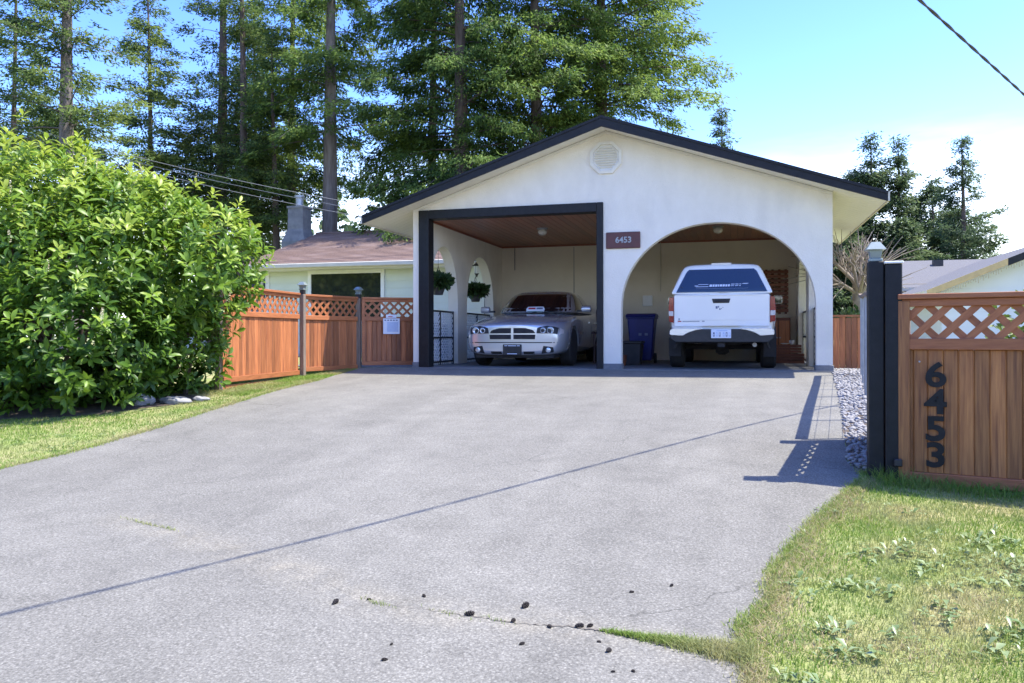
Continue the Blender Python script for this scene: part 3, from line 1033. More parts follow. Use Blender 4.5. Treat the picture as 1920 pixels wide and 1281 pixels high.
# lattice wing running back from the gate post
wg = empty('wing_fence', (0, 0, 0))
tag(wg, 'short lattice-topped cedar wing running back behind the black gate post', 'fence')
lattice_top_panel(wg, (.955, -7.145), (1.12, -6.04), .80, -.36, mat='cedar_gate', lat=.215, pitch=.112, slat_w=.042)
po = MB().span((1.13 - .048, -6.0 - .048, -.5), (1.13 + .048, -6.0 + .048, .98)).build('post', M['black_trim'], wg, bevel=.005)
solar_cap(po, 1.13, -6.0, .981, .068)

# wire fence along the gravel
wf = empty('wire_fence', (0, 0, 0))
tag(wf, 'weathered wire fence with timber top rail beside the gravel strip', 'fence')
W0, W1 = Vector((1.15, -5.9, 0)), Vector((1.80, -.35, 0))
for k in range(7):
    p = W0.lerp(W1, k / 6)
    z = float(g(p.y))
    MB().tube([(p.x, p.y, z - .2), (p.x, p.y, z + 1.18)], .018 if k not in (3,) else .035, 8).build('post', M['galv'], wf, True)
def rail_pts(h):
    return [(*(W0.lerp(W1, k / 6))[:2], float(g(W0.lerp(W1, k / 6).y)) + h) for k in range(7)]
mb = MB()
pts = rail_pts(1.2)
for a, b in zip(pts[:-1], pts[1:]):
    a, b = Vector(a), Vector(b)
    d = b - a
    m3 = d.to_track_quat('Y', 'Z').to_matrix()
    mb.box((a + b) / 2, (.085, d.length, .04), m3)
mb.build('top_rail', M['grey_wood'], wf)
for h in [.12 + .22 * k for k in range(5)]:
    MB().tube(rail_pts(h), .0022, 4).build('wire', M['galv'], wf)
mb = MB()
for k in range(10):
    p = W0.lerp(W1, (k + .5) / 10)
    z = float(g(p.y))
    mb.tube([(p.x, p.y, z + .06), (p.x, p.y, z + 1.16)], .0016, 3, False)
so = mb.build('wire_uprights', M['galv'], wf)
so['kind'] = 'stuff'

# low cedar fence beyond the carport's right pier
cfz = empty('low_cedar_fence', (0, 0, 0))
tag(cfz, 'low cedar board fence behind the right carport pier', 'fence')
bm_ = MB().span((-.043, -.01, -.1), (.043, .01, .86)).mesh('board', bevel=.004)
bm_.materials.append(M['cedar'])
for k in range(9):
    o = link_mesh('board', bm_, None, cfz, (1.52 + k * .09, 1.0 + random.uniform(-.004, .004), random.uniform(-.01, .01)))
for z in (.12, .7):
    MB().span((1.47, 1.012, z - .04), (2.29, 1.05, z + .04)).build('rail', M['cedar_rail'], cfz)
MB().span((1.47, .97, .87), (2.29, 1.06, .9)).build('cap_rail', M['cedar_rail'], cfz)

# ================================================================== VEHICLES
def loft_mesh(stations, subdiv=2):
    """stations: list of (y, [(x,z)...bottom centre to top centre]) -> closed smooth mesh"""
    v, f = [], []
    K = len(stations[0][1])
    ring = 2 * K - 2
    for y, pts in stations:
        full = [(x, z) for x, z in pts] + [(-x, z) for x, z in pts[-2:0:-1]]
        v += [(x, y, z) for x, z in full]
    for i in range(len(stations) - 1):
        for j in range(ring):
            k = (j + 1) % ring
            f.append((i * ring + j, i * ring + k, (i + 1) * ring + k, (i + 1) * ring + j))
    # caps: strips between mirrored points, all quads
    for base, flip in ((0, True), ((len(stations) - 1) * ring, False)):
        for j in range(K - 1):
            a, b = base + j, base + j + 1
            c_, d = base + (ring - j - 1) % ring, base + (ring - j) % ring
            q = [a, b, c_, d]
            q2 = []
            for i_ in q:
                if i_ not in q2: q2.append(i_)
            if len(q2) >= 3:
                f.append(tuple(q2 if flip else q2[::-1]))
    return v, f

def subsurfed(v, f, levels, cutters=None):
    me = bpy.data.meshes.new('tmp')
    me.from_pydata(v, [], f)
    bm = bmesh.new(); bm.from_mesh(me)
    bmesh.ops.recalc_face_normals(bm, faces=bm.faces)
    bm.to_mesh(me); bm.free()
    o = bpy.data.objects.new('tmp', me)
    col.objects.link(o)
    md = o.modifiers.new('s', 'SUBSURF'); md.levels = levels; md.render_levels = levels
    cs = []
    for c_ in (cutters or []):
        co = bpy.data.objects.new('cut', c_)
        col.objects.link(co)
        b_ = o.modifiers.new('b', 'BOOLEAN')
        b_.operation = 'DIFFERENCE'; b_.object = co; b_.solver = 'EXACT'
        cs.append(co)
    dg = bpy.context.evaluated_depsgraph_get()
    dg.update()
    r_ = bpy.data.meshes.new_from_object(o.evaluated_get(dg))
    bpy.data.objects.remove(o)
    for c_ in cs: bpy.data.objects.remove(c_)
    for p in r_.polygons: p.use_smooth = True
    r_.set_sharp_from_angle(angle=R(40))
    return r_

def bvh_of(me):
    bm = bmesh.new(); bm.from_mesh(me)
    t = BVHTree.FromBMesh(bm)
    bm.free()
    return t

def patch(bvh, rows, axis, origin, sign, off, name, mat, parent, nx=10, thick=.004, smooth=True):
    """rows: list of (v, u0, u1); shoot rays along axis ('y' or 'x') and lay a thin skin on the surface"""
    pts = []
    for v_, u0, u1 in rows:
        line = []
        for i in range(nx + 1):
            u = u0 + (u1 - u0) * i / nx
            if axis == 'y':
                o_, d_ = Vector((u, origin, v_)), Vector((0, sign, 0))
            elif axis == 'x':
                o_, d_ = Vector((origin, u, v_)), Vector((sign, 0, 0))
            else:
                o_, d_ = Vector((u, v_, origin)), Vector((0, 0, sign))
            loc, nor, idx, dist = bvh.ray_cast(o_, d_)
            if loc is None:
                line.append(None)
            else:
                line.append((loc, -d_))
        good = [i for i, q in enumerate(line) if q is not None]
        if not good: continue
        for i in range(nx + 1):
            if line[i] is None:
                line[i] = line[min(good, key=lambda k: abs(k - i))]
        pts.append(line)
    n = nx + 1
    v, f = [], []
    for line in pts:
        for loc, d_ in line: v.append(loc + d_ * off)
    for line in pts:
        for loc, d_ in line: v.append(loc + d_ * (off - thick))
    m_ = len(pts)
    B = m_ * n
    for j in range(m_ - 1):
        for i in range(nx):
            a, b, c_, d = j * n + i, j * n + i + 1, (j + 1) * n + i + 1, (j + 1) * n + i
            f.append((a, b, c_, d)); f.append((B + d, B + c_, B + b, B + a))
    for j in range(m_ - 1):
        for i in (0, nx):
            a, b = j * n + i, (j + 1) * n + i
            f.append((a, b, B + b, B + a))
    for i in range(nx):
        for j in (0, m_ - 1):
            a, b = j * n + i, j * n + i + 1
            f.append((a, b, B + b, B + a))
    mb = MB().add(v, f)
    return mb.build(name, mat, parent, smooth)

def rows_of(poly, n=8):
    """scanline rows (v,u0,u1) of a simple convex-ish polygon given as (u,v) points"""
    vs_ = [p[1] for p in poly]
    lo, hi = min(vs_), max(vs_)
    rows = []
    for k in range(n + 1):
        v = lo + (hi - lo) * k / n
        v = min(max(v, lo + 1e-5), hi - 1e-5)
        xs = []
        for i in range(len(poly)):
            a, b = poly[i], poly[(i + 1) % len(poly)]
            if (a[1] - v) * (b[1] - v) < 0:
                xs.append(a[0] + (b[0] - a[0]) * (v - a[1]) / (b[1] - a[1]))
        if len(xs) >= 2:
            rows.append((v, min(xs), max(xs)))
    return rows

def wheel(parent, x, y, r, w, side, spokes=5):
    t = MB().lathe([(r * .64, -w / 2), (r * .93, -w / 2), (r, -w / 2 + .03), (r, w / 2 - .03), (r * .93, w / 2), (r * .64, w / 2)], (0, 0, 0), 32, 'x')
    wo = t.build('wheel', M['tyre'], parent, True, loc=(x, y, r))
    rim = MB()
    rim.lathe([(r * .65, side * (w / 2 - .005)), (r * .60, side * (w / 2 - .012)), (r * .58, side * (w / 2 - .05))], (0, 0, 0), 32, 'x')
    rim.lathe([(r * .17, side * (w / 2 - .004)), (r * .15, side * (w / 2 - .05))], (0, 0, 0), 16, 'x')
    for k in range(spokes):
        a = 2 * math.pi * k / spokes
        c_ = Vector((side * (w / 2 - .024), math.cos(a) * r * .37, math.sin(a) * r * .37))
        rim.box(c_, (.03, r * .5, r * .2), Matrix.Rotation(a, 3, 'X'))
    rim.build('rim', M['alloy'], wo, True)
    MB().lathe([(r * .58, side * (w / 2 - .06)), (r * .1, side * (w / 2 - .065))], (0, 0, 0), 24, 'x').build('brake_disc', M['under'], wo, True)
    return wo

def cyl_mesh(x, y, z, r, half):
    return MB().lathe([(r, -half), (r, half)], (x, y, z), 40, 'x').mesh('c')

# ---------------------------------------------------------------- silver sedan, nose towards the street
def make_sedan():
    t = empty('sedan', (-3.80, .36, .012))
    tag(t, 'silver four-door sedan with crossbar grille parked nose-out in the left bay', 'car')
    P = M['silver_paint']
    S = [
        (0.00, [(0, .27), (.52, .27), (.66, .32), (.70, .46), (.69, .60), (.62, .70), (.36, .735), (0, .745)]),
        (0.05, [(0, .21), (.66, .20), (.79, .29), (.83, .46), (.81, .63), (.73, .735), (.40, .765), (0, .775)]),
        (0.20, [(0, .19), (.75, .19), (.885, .29), (.915, .48), (.90, .68), (.81, .775), (.45, .81), (0, .82)]),
        (0.50, [(0, .19), (.80, .19), (.92, .30), (.94, .54), (.925, .75), (.83, .83), (.45, .872), (0, .885)]),
        (0.95, [(0, .19), (.80, .19), (.93, .30), (.95, .58), (.93, .83), (.84, .90), (.45, .94), (0, .95)]),
        (1.45, [(0, .19), (.80, .19), (.93, .30), (.945, .60), (.93, .88), (.84, .955), (.45, .985), (0, .99)]),
        (2.2, [(0, .19), (.80, .19), (.925, .30), (.945, .62), (.935, .91), (.85, .97), (.45, .98), (0, .98)]),
        (3.2, [(0, .19), (.80, .19), (.925, .30), (.95, .63), (.94, .94), (.85, 1.0), (.45, 1.0), (0, 1.0)]),
        (3.8, [(0, .20), (.80, .20), (.925, .31), (.95, .64), (.94, .96), (.84, 1.03), (.45, 1.03), (0, 1.03)]),
        (4.25, [(0, .26), (.76, .26), (.88, .36), (.90, .64), (.88, .95), (.80, 1.02), (.45, 1.03), (0, 1.03)]),
        (4.42, [(0, .34), (.66, .34), (.78, .42), (.80, .64), (.78, .90), (.70, .97), (.40, .98), (0, .98)]),
    ]
    v, f = loft_mesh(S)
    cuts = []
    for y in (.93, 3.62):
        for s in (-1, 1):
            cuts.append(cyl_mesh(s * .93, y, .35, .395, .26))
    shell0 = subsurfed(v, f, 2)
    bvh = bvh_of(shell0)
    body = link_mesh('body', subsurfed(v, f, 2, cuts), P, t)
    body.data.materials.clear(); body.data.materials.append(P)
    # greenhouse
    rings = [(.93, .865, 1.33, 4.15), (1.08, .80, 1.62, 3.95), (1.28, .70, 1.98, 3.66), (1.405, .62, 2.24, 3.42), (1.455, .52, 2.42, 3.24), (1.47, .28, 2.62, 3.0)]
    gv, gf = [], []
    N = 40
    for z, hw, ya, yb in rings:
        cy, hy = (ya + yb) / 2, (yb - ya) / 2
        for j in range(N):
            a = 2 * math.pi * j / N
            ca, sa = math.cos(a), math.sin(a)
            e = 2 / 5.0
            x = hw * math.copysign(abs(ca) ** e, ca)
            y = cy + hy * math.copysign(abs(sa) ** e, sa)
            # screen bowed in plan
            y += (-1 if sa < 0 else 1) * .10 * (1 - (x / hw) ** 2) * abs(sa) ** 2
            gv.append((x, y, z))
    for i in range(len(rings) - 1):
        for j in range(N):
            k = (j + 1) % N
            gf.append((i * N + j, i * N + k, (i + 1) * N + k, (i + 1) * N + j))
    gf.append(tuple(range((len(rings) - 1) * N, len(rings) * N)))
    gf.append(tuple(range(N - 1, -1, -1)))
    gme = subsurfed(gv, gf, 1)
    cab = link_mesh('cabin', gme, P, t)
    gb_ = bvh_of(gme)
    G = M['tint_glass']
    patch(gb_, rows_of([(-.73, .985), (.73, .985), (.575, 1.395), (-.575, 1.395)], 10), 'y', -2, 1, .006, 'windscreen', G, t, 16)
    patch(gb_, rows_of([(-.60, 1.06), (.60, 1.06), (.50, 1.38), (-.50, 1.38)], 8), 'y', 7, -1, .006, 'rear_window', G, t, 12)
    for s in (-1, 1):
        patch(gb_, rows_of([(1.86, 1.03), (2.62, 1.03), (2.62, 1.385), (2.36, 1.385)], 6), 'x', s * 2, -s, .006, 'side_window', G, t, 8)
        patch(gb_, rows_of([(2.68, 1.03), (3.55, 1.05), (3.30, 1.385), (2.68, 1.385)], 6), 'x', s * 2, -s, .006, 'side_window', G, t, 8)
        # door shut lines and handle
        for yy in (1.42, 2.65, 3.4):
            patch(bvh, [(z_, yy - .004, yy + .004) for z_ in np.linspace(.34, .90, 8)], 'x', s * 2, -s, .0015, 'door_gap', M['black_trim'], body, 1, .002)
        for yy in (2.5, 3.3):
            patch(bvh, [(z_, yy - .09, yy + .09) for z_ in (.80, .815, .83)], 'x', s * 2, -s, .022, 'door_handle', P, body, 4, .02)
        # mirror on its arm
        mb = MB().lathe([(.02, -.10), (.085, -.085), (.10, 0), (.09, .08), (.03, .10)], (0, 0, 0), 14, 'x')
        mo = mb.build('mirror', P, t, True, loc=(s * 1.02, 1.66, 1.065))
        mo.scale = (1, .62, .72)
        MB().box((s * .90, 1.68, 1.03), (.14, .05, .035)).build('mirror_arm', M['black_plastic'], t)
        # headlamp housing with twin round lamps
        hl = [(s * .435, .585), (s * .80, .575), (s * .815, .70), (s * .62, .728), (s * .455, .70)]
        h = patch(bvh, rows_of(hl, 8), 'y', -2, 1, .006, 'headlight', M['black_plastic'], t, 12, .006)
        for cx, rr in ((.555, .050), (.685, .062)):
            loc, nor, i_, d_ = bvh.ray_cast(Vector((s * cx, -2, .645)), Vector((0, 1, 0)))
            MB().lathe([(rr, .03), (rr, -.012), (rr * .82, -.014), (rr * .78, -.002), (rr * .3, .004), (.004, .004)], (s * cx, loc.y - .006, .645), 20, 'y').build('lamp', M['lamp_glass'], h, True)
        patch(bvh, rows_of([(s * .825, .56), (s * .885, .58), (s * .885, .67), (s * .835, .69)], 4), 'y', -2, 1, .004, 'indicator', M['clear_lens'], t, 4)
        # fog lamp scoop
        fl = patch(bvh, rows_of([(s * .52, .235), (s * .74, .26), (s * .73, .355), (s * .56, .375)], 6), 'y', -2, 1, .004, 'fog_lamp_recess', M['under'], t, 8)
        loc, nor, i_, d_ = bvh.ray_cast(Vector((s * .645, -2, .30)), Vector((0, 1, 0)))
        MB().lathe([(.045, .02), (.045, -.012), (.03, -.016)], (s * .645, loc.y, .30), 14, 'y').build('fog_lamp', M['lamp_glass'], fl, True)
    # grille: bright surround, dark openings, crossbars
    gr = [(-.43, .475), (.43, .475), (.445, .57), (.40, .665), (.25, .705), (-.25, .705), (-.40, .665), (-.445, .57)]
    go = patch(bvh, rows_of(gr, 12), 'y', -2, 1, .012, 'grille', M['chrome'], t, 24, .012)
    for s in (-1, 1):
        patch(bvh, rows_of([(s * .022, .595), (s * .415, .595), (s * .385, .65), (s * .24, .688), (s * .022, .688)], 6), 'y', -2, 1, .016, 'grille_opening', M['under'], go, 12, .003)
        patch(bvh, rows_of([(s * .022, .49), (s * .412, .49), (s * .422, .572), (s * .022, .572)], 6), 'y', -2, 1, .016, 'grille_opening', M['under'], go, 12, .003)
    # bumper crease, lower intake, plate
    patch(bvh, [(z_, -.80, .80) for z_ in (.424, .432, .44)], 'y', -2, 1, .0015, 'bumper_crease', M['black_trim'], body, 30, .002)
    for a, b in ((-.40, -.20), (.20, .40)):
        patch(bvh, [(z_, a, b) for z_ in (.225, .25, .275)], 'y', -2, 1, .003, 'lower_intake', M['under'], t, 8)
    patch(bvh, [(z_, -.42, .42) for z_ in (.205, .213)], 'y', -2, 1, .008, 'intake_lip', M['chrome'], t, 16)
    pl = MB().span((-.17, -.022, .215), (.17, -.006, .40)).build('licence_plate', M['black_plastic'], t, bevel=.006)
    for a, b, z_ in ((-.14, -.09, .376), (-.075, .075, .376), (.09, .14, .376), (-.09, .09, .234)):
        MB().span((a, -.0245, z_ - .007), (b, -.0225, z_ + .007)).build('plate_print', M['decal'], pl)
    # hood shut line and wipers
    for s in (-1, 1):
        patch(bvh, [(y_, s * .70 - .004, s * .70 + .004) for y_ in np.linspace(.25, 1.4, 12)], 'z', 3, -1, .0015, 'hood_gap', M['black_trim'], body, 1, .002)
        MB().tube([(s * .1 + .1, 1.40, 1.0), (s * .1 + .45, 1.50, 1.035)], .008, 5).build('wiper', M['black_plastic'], t)
    MB().span((-.72, .12, .16), (.72, 4.2, .24)).build('underbody', M['under'], t)
    for y in (.93, 3.62):
        for s in (-1, 1):
            wheel(t, s * .815, y, .345, .225, s)
    # for-sale card propped inside the screen
    return t
sedan = make_sedan()
card = empty('windscreen_card', (-3.80 + .06, .36 + 1.42, 1.02))
tag(card, 'small white card with red and dark lettering standing on the sedan windscreen base', 'card')
MB().prism([(-.17, 0), (.17, 0), (.185, .07), (.15, .12), (-.15, .12), (-.185, .07)], 'y', -.004, .004).build('sheet', M['paper'], card).rotation_euler = (R(-30), 0, 0)
for a, b, z0, z1, m_ in ((-.14, .0, .062, .10, 'sign_red'), (.02, .145, .062, .10, 'ink'), (-.16, .16, .004, .018, 'sign_green')):
    o = MB().span((a, -.0065, z0), (b, -.0045, z1)).build('lettering', M[m_], card)
    o.rotation_euler = (R(-30), 0, 0)

# ---------------------------------------------------------------- white pickup, tail towards the street
def make_pickup():
    t = empty('pickup_truck', (-.23, .12, .012))
    tag(t, 'white pickup truck with canopy and tinted rear window backed into the arched bay', 'truck')
    P = M['white_paint']
    def sec(hw, zb, zt, bulge=0.0, top=.03):
        return [(0, zb), (hw - .10, zb), (hw - .02, zb + .06), (hw + bulge, zb + (zt - zb) * .42), (hw + bulge * .5, zb + (zt - zb) * .72), (hw - .03, zt - .02), (hw - .08, zt), (0, zt)]
    S = [(.02, sec(.775, .60, 1.20)), (.05, sec(.80, .55, 1.215)), (.14, sec(.815, .50, 1.215)), (.45, sec(.82, .46, 1.215, .02)),
         (.75, sec(.83, .46, 1.215, .065)), (1.15, sec(.83, .46, 1.215, .065)), (1.5, sec(.825, .44, 1.215, .01)), (2.6, sec(.825, .42, 1.215, .01)),
         (3.2, sec(.825, .42, 1.14, .02)), (3.5, sec(.83, .44, 1.08, .06)), (3.95, sec(.83, .44, 1.06, .06)), (4.3, sec(.81, .42, 1.03, .02)), (4.5, sec(.74, .48, .98)), (4.56, sec(.66, .52, .94))]
    v, f = loft_mesh(S)
    cuts = [cyl_mesh(s * .90, y, .36, .43, .26) for y in (.98, 3.72) for s in (-1, 1)]
    shell0 = subsurfed(v, f, 2)
    bvh = bvh_of(shell0)
    me = subsurfed(v, f, 2, cuts)
    me.materials.clear(); me.materials.append(P)
    link_mesh('body', me, P, t)
    # canopy: loft along y with a sloping back
    def csec(hw0, hw1, z0, z1):
        return [(0, z0), (hw0 - .02, z0), (hw0, z0 + .03), (hw0 + (hw1 - hw0) * .55, z0 + (z1 - z0) * .6), (hw1 + .02, z1 - .05), (hw1 - .05, z1 - .008), (hw1 * .5, z1), (0, z1 + .005)]
    C = [(.03, csec(.79, .765, 1.216, 1.27)), (.045, csec(.80, .745, 1.216, 1.32)), (.17, csec(.805, .60, 1.216, 1.68)), (.20, csec(.805, .59, 1.216, 1.715)), (.30, csec(.805, .60, 1.216, 1.735)), (1.2, csec(.805, .61, 1.216, 1.745)), (1.70, csec(.805, .61, 1.216, 1.745))]
    cv, cf_ = loft_mesh(C)
    cme = subsurfed(cv, cf_, 2)
    cme.materials.clear()
    link_mesh('canopy', cme, P, t)
    cb = bvh_of(cme)
    rg_ = patch(cb, rows_of([(-.715, 1.255), (.715, 1.255), (.665, 1.36), (.55, 1.60), (.51, 1.635), (-.51, 1.635), (-.55, 1.60), (-.665, 1.36)], 14), 'y', -2, 1, .010, 'rear_window', M['canopy_glass'], t, 20, .010)
    # pale decal streaks and small letters low on the glass
    def gl(u0, u1, z0, z1, m_='decal', sh=0.0):
        patch(cb, [(z0, u0, u1), ((z0 + z1) / 2, u0 + sh / 2, u1 + sh / 2), (z1, u0 + sh, u1 + sh)], 'y', -2, 1, .0125, 'decal_mark', M[m_], rg_, 3, .002)
    gl(-.40, -.20, 1.342, 1.350); gl(-.36, -.20, 1.378, 1.386); gl(-.42, -.36, 1.356, 1.366)
    u = -.185
    for w in (.04, .03, .035, .02, .035, .035, .03, .03):
        gl(u, u + w, 1.345, 1.38, sh=.006); u += w + .009
    u += .005
    for w in (.055, .05, .03):
        gl(u, u + w, 1.352, 1.36); gl(u + .008, u + w + .008, 1.376, 1.386); u += w + .012
    gl(u, u + .085, 1.383, 1.395, sh=.03)
    gl(-.40, .42, 1.312, 1.315, 'decal_grey')
    for s in (-1, 1):
        MB().lathe([(.022, .02), (.022, -.012), (.012, -.018)], (s * .625, .062, 1.33), 12, 'y').build('window_latch', M['black_plastic'], rg_, True)
        patch(cb, rows_of([(.40, 1.30), (1.55, 1.30), (1.50, 1.60), (.48, 1.60)], 6), 'x', s * 2, -s, .006, 'canopy_side_window', M['canopy_glass'], t, 6)
    MB().span((-.16, .205, 1.700), (.16, .26, 1.742)).build('brake_light', M['clear_lens'], t, bevel=.004)
    # cab behind the canopy
    CB = [(1.78, csec(.80, .60, 1.20, 1.66)), (1.85, csec(.805, .62, 1.20, 1.70)), (2.6, csec(.805, .62, 1.20, 1.70)), (3.0, csec(.80, .60, 1.18, 1.56)), (3.45, csec(.78, .70, 1.10, 1.16))]
    v2, f2 = loft_mesh(CB)
    kme = subsurfed(v2, f2, 2)
    kme.materials.clear()
    link_mesh('cab', kme, P, t)
    kb = bvh_of(kme)
    patch(kb, rows_of([(-.66, 1.20), (.66, 1.20), (.56, 1.60), (-.56, 1.60)], 8), 'y', 8, -1, .006, 'windscreen', M['tint_glass'], t, 12)
    for s in (-1, 1):
        patch(kb, rows_of([(1.95, 1.28), (3.05, 1.26), (2.75, 1.60), (1.98, 1.62)], 6), 'x', s * 2, -s, .006, 'side_window', M['tint_glass'], t, 8)
        mo = MB().box((0, 0, 0), (.19, .09, .15)).build('wing_mirror', M['white_paint'], t, bevel=.025, loc=(s * 1.0, 3.02, 1.245))
        MB().span((-.085, -.052, -.065), (.085, -.046, .065)).build('mirror_glass', M['tint_glass'], mo)
        MB().box((s * .87, 3.04, 1.20), (.12, .05, .05)).build('mirror_arm', M['black_plastic'], t)
    # tailgate panel with handle
    tg = MB().prism([(-.735, .70), (.735, .70), (.745, .72), (.745, 1.20), (.73, 1.215), (-.73, 1.215), (-.745, 1.20), (-.745, .72)], 'y', -.012, .06).build('tailgate', P, t, bevel=.008)
    MB().span((-.70, -.016, .80), (.70, -.0125, 1.17)).build('pressed_panel', P, tg, bevel=.002)
    MB().span((-.70, -.019, 1.195), (.70, -.0125, 1.207)).build('top_lip', P, tg, bevel=.002)
    hd = MB().prism([(-.125, 1.075), (.125, 1.075), (.145, 1.145), (-.145, 1.145)], 'y', -.024, -.0165).build('tailgate_handle', M['black_plastic'], tg, bevel=.003)
    MB().prism([(-.09, 1.088), (.09, 1.088), (.10, 1.118), (-.10, 1.118)], 'y', -.034, -.0245).build('handle_flap', M['under'], hd, bevel=.003)
    for (a, b, c_, d, m_) in ((-.085, .985, -.055, 1.025, 'ink'), (-.05, 1.0, -.03, 1.03, 'decal_grey'), (-.03, .965, -.008, .99, 'ink'), (.0, .975, .012, .995, 'decal_grey'), (.02, 1.0, .035, 1.01, 'decal_grey'),
                              (-.685, .775, -.63, .790, 'sign_red'), (-.675, .80, -.655, .835, 'decal_grey'), (-.61, .776, -.34, .788, 'decal_grey'), (-.30, .774, -.26, .792, 'decal_grey')):
        MB().span((a, -.0185, b), (c_, -.0165, d)).build('emblem', M[m_], tg)
    for s in (-1, 1):
        # tall tail lamp wrapping the corner
        tl = MB().prism([(s * .752, .76), (s * .83, .78), (s * .838, 1.0), (s * .822, 1.17), (s * .752, 1.18)], 'y', -.008, .16).build('tail_light', M['red_lens'], t, bevel=.006)
        MB().prism([(s * .757, .87), (s * .832, .875), (s * .835, .95), (s * .757, .95)], 'y', -.0115, .0).build('reversing_lens', M['clear_lens'], tl, bevel=.003)
    # bumper: dark step with bright corners
    bp = MB().prism([(-.80, .50), (-.72, .44), (.72, .44), (.80, .50), (.80, .60), (.74, .655), (-.74, .655), (-.80, .60)], 'y', -.10, .10).build('rear_bumper', M['black_plastic'], t, bevel=.012)
    for s in (-1, 1):
        MB().prism([(s * .40, .635), (s * .52, .595), (s * .60, .545), (s * .81, .56), (s * .81, .64), (s * .75, .668), (s * .30, .668), (s * .30, .65)], 'y', -.122, .09).build('bumper_end', M['chrome'], bp, bevel=.008)
        MB().tube([(s * .74, .06, .35), (s * .70, .02, .46), (s * .60, -.02, .5)], .02, 6).build('bumper_bracket', M['under'], bp)
    pl = MB().span((-.155, -.118, .508), (.155, -.104, .652)).build('licence_plate', M['paper'], t, bevel=.004)
    u = -.125
    rr = random.Random(4)
    for k in range(6):
        MB().span((u, -.1205, .535), (u + .026, -.1185, .602)).build('plate_mark', M['paper_blue' if k % 2 else 'ink'], pl)
        MB().span((u + .007, -.1215, .55), (u + .019, -.1207, .575 + .012 * (k % 3))).build('plate_mark', M['paper'], pl)
        u += .046 if k != 2 else .06
    MB().span((-.07, -.1205, .620), (.10, -.1185, .636)).build('plate_mark', M['paper_blue'], pl)
    # underside: hitch, axle, exhaust, spare tyre
    MB().span((-.06, -.06, .36), (.06, .3, .44)).build('hitch', M['under'], t, bevel=.01)
    MB().tube([(-.75, .98, .36), (.75, .98, .36)], .05, 10).build('rear_axle', M['under'], t, True)
    MB().lathe([(.10, -.11), (.14, -.05), (.14, .05), (.10, .11)], (0, .98, .36), 16, 'x').build('differential', M['under'], t, True)
    MB().lathe([(.18, -.1), (.33, -.1), (.35, -.04), (.35, .04), (.33, .1), (.18, .1)], (0, .55, .50), 28, 'z').build('spare_tyre', M['tyre'], t, True)
    MB().tube([(.52, .05, .40), (.52, .6, .42), (.45, 1.3, .45)], .035, 10).build('exhaust', M['galv'], t, True)
    MB().span((-.55, .2, .42), (.55, 4.3, .52)).build('chassis', M['under'], t)
    for s in (-1, 1):
        MB().span((s * .77 - .10, .50, .20), (s * .77 + .10, .515, .52)).build('mud_flap', M['under'], t)
        for y in (.98, 3.72):
            wheel(t, s * .755, y, .365, .245, s, 6)
    return t
make_pickup()

# ================================================================== THINGS INSIDE AND AROUND THE CARPORT
# blue wheeled bin
wb = empty('recycling_bin', (-1.80, 2.85, .012))
tag(wb, 'blue wheeled bin against the back of the arched bay', 'bin')
v_ = []
for z, a, b in ((.06, .20, .22), (.55, .235, .27), (.90, .265, .31)):
    v_ += [(-a, -b, z), (a, -b, z), (a, b, z), (-a, b, z)]
f_ = []
for i in range(2):
    for j in range(4):
        k = (j + 1) % 4
        f_.append((4 * i + j, 4 * i + k, 4 * i + 4 + k, 4 * i + 4 + j))
f_ += [(3, 2, 1, 0), (8, 9, 10, 11)]
MB().add(v_, f_).build('body', M['blue_plastic'], wb, bevel=.02)
MB().span((-.285, -.33, .885), (.285, .33, .915)).build('rim', M['blue_plastic'], wb, bevel=.008)
MB().prism([(-.35, .917), (.33, .917), (.36, .95), (.2, .985), (-.25, .985), (-.36, .945)], 'x', -.29, .29).build('lid', M['blue_plastic'], wb, bevel=.012)
MB().tube([(-.22, .37, .93), (.22, .37, .93)], .016, 8).build('handle', M['blue_plastic'], wb, True)
for s in (-1, 1):
    MB().lathe([(.05, -.025), (.10, -.025), (.10, .025), (.05, .025)], (s * .23, .24, .10), 16, 'x').build('wheel', M['tyre'], wb, True)
    MB().span((s * .06 + .02, -.322, .55), (s * .06 + .08, -.315, .60)).build('moulded_mark', M['ink'], wb)
# lidded tote stacked in front of the bin
st = empty('storage_tote', (-1.88, 1.95, .012))
tag(st, 'dark lidded storage tote in front of the blue bin', 'tote')
v_ = []
for z, a, b in ((0, .15, .20), (.40, .18, .235)):
    v_ += [(-a, -b, z), (a, -b, z), (a, b, z), (-a, b, z)]
MB().add(v_, [(0, 1, 5, 4), (1, 2, 6, 5), (2, 3, 7, 6), (3, 0, 4, 7), (3, 2, 1, 0), (4, 5, 6, 7)]).build('box', M['dark_box'], st, bevel=.012)
MB().span((-.20, -.255, .401), (.20, .255, .45)).build('lid', M['black_plastic'], st, bevel=.012)
for s in (-1, 1):
    MB().span((s * .19 - .012, -.07, .33), (s * .19 + .012, .07, .38)).build('latch', M['dark_box'], st, bevel=.004)
bk = MB().lathe([(.075, 0), (.095, .18), (.10, .185), (.10, .195), (.085, .195), (.07, .01)], (-2.02, 1.45, .012), 18).build('small_bucket', M['crate_wood'], None, True)
tag(bk, 'small rust-red bucket on the floor beside the central pier', 'bucket')

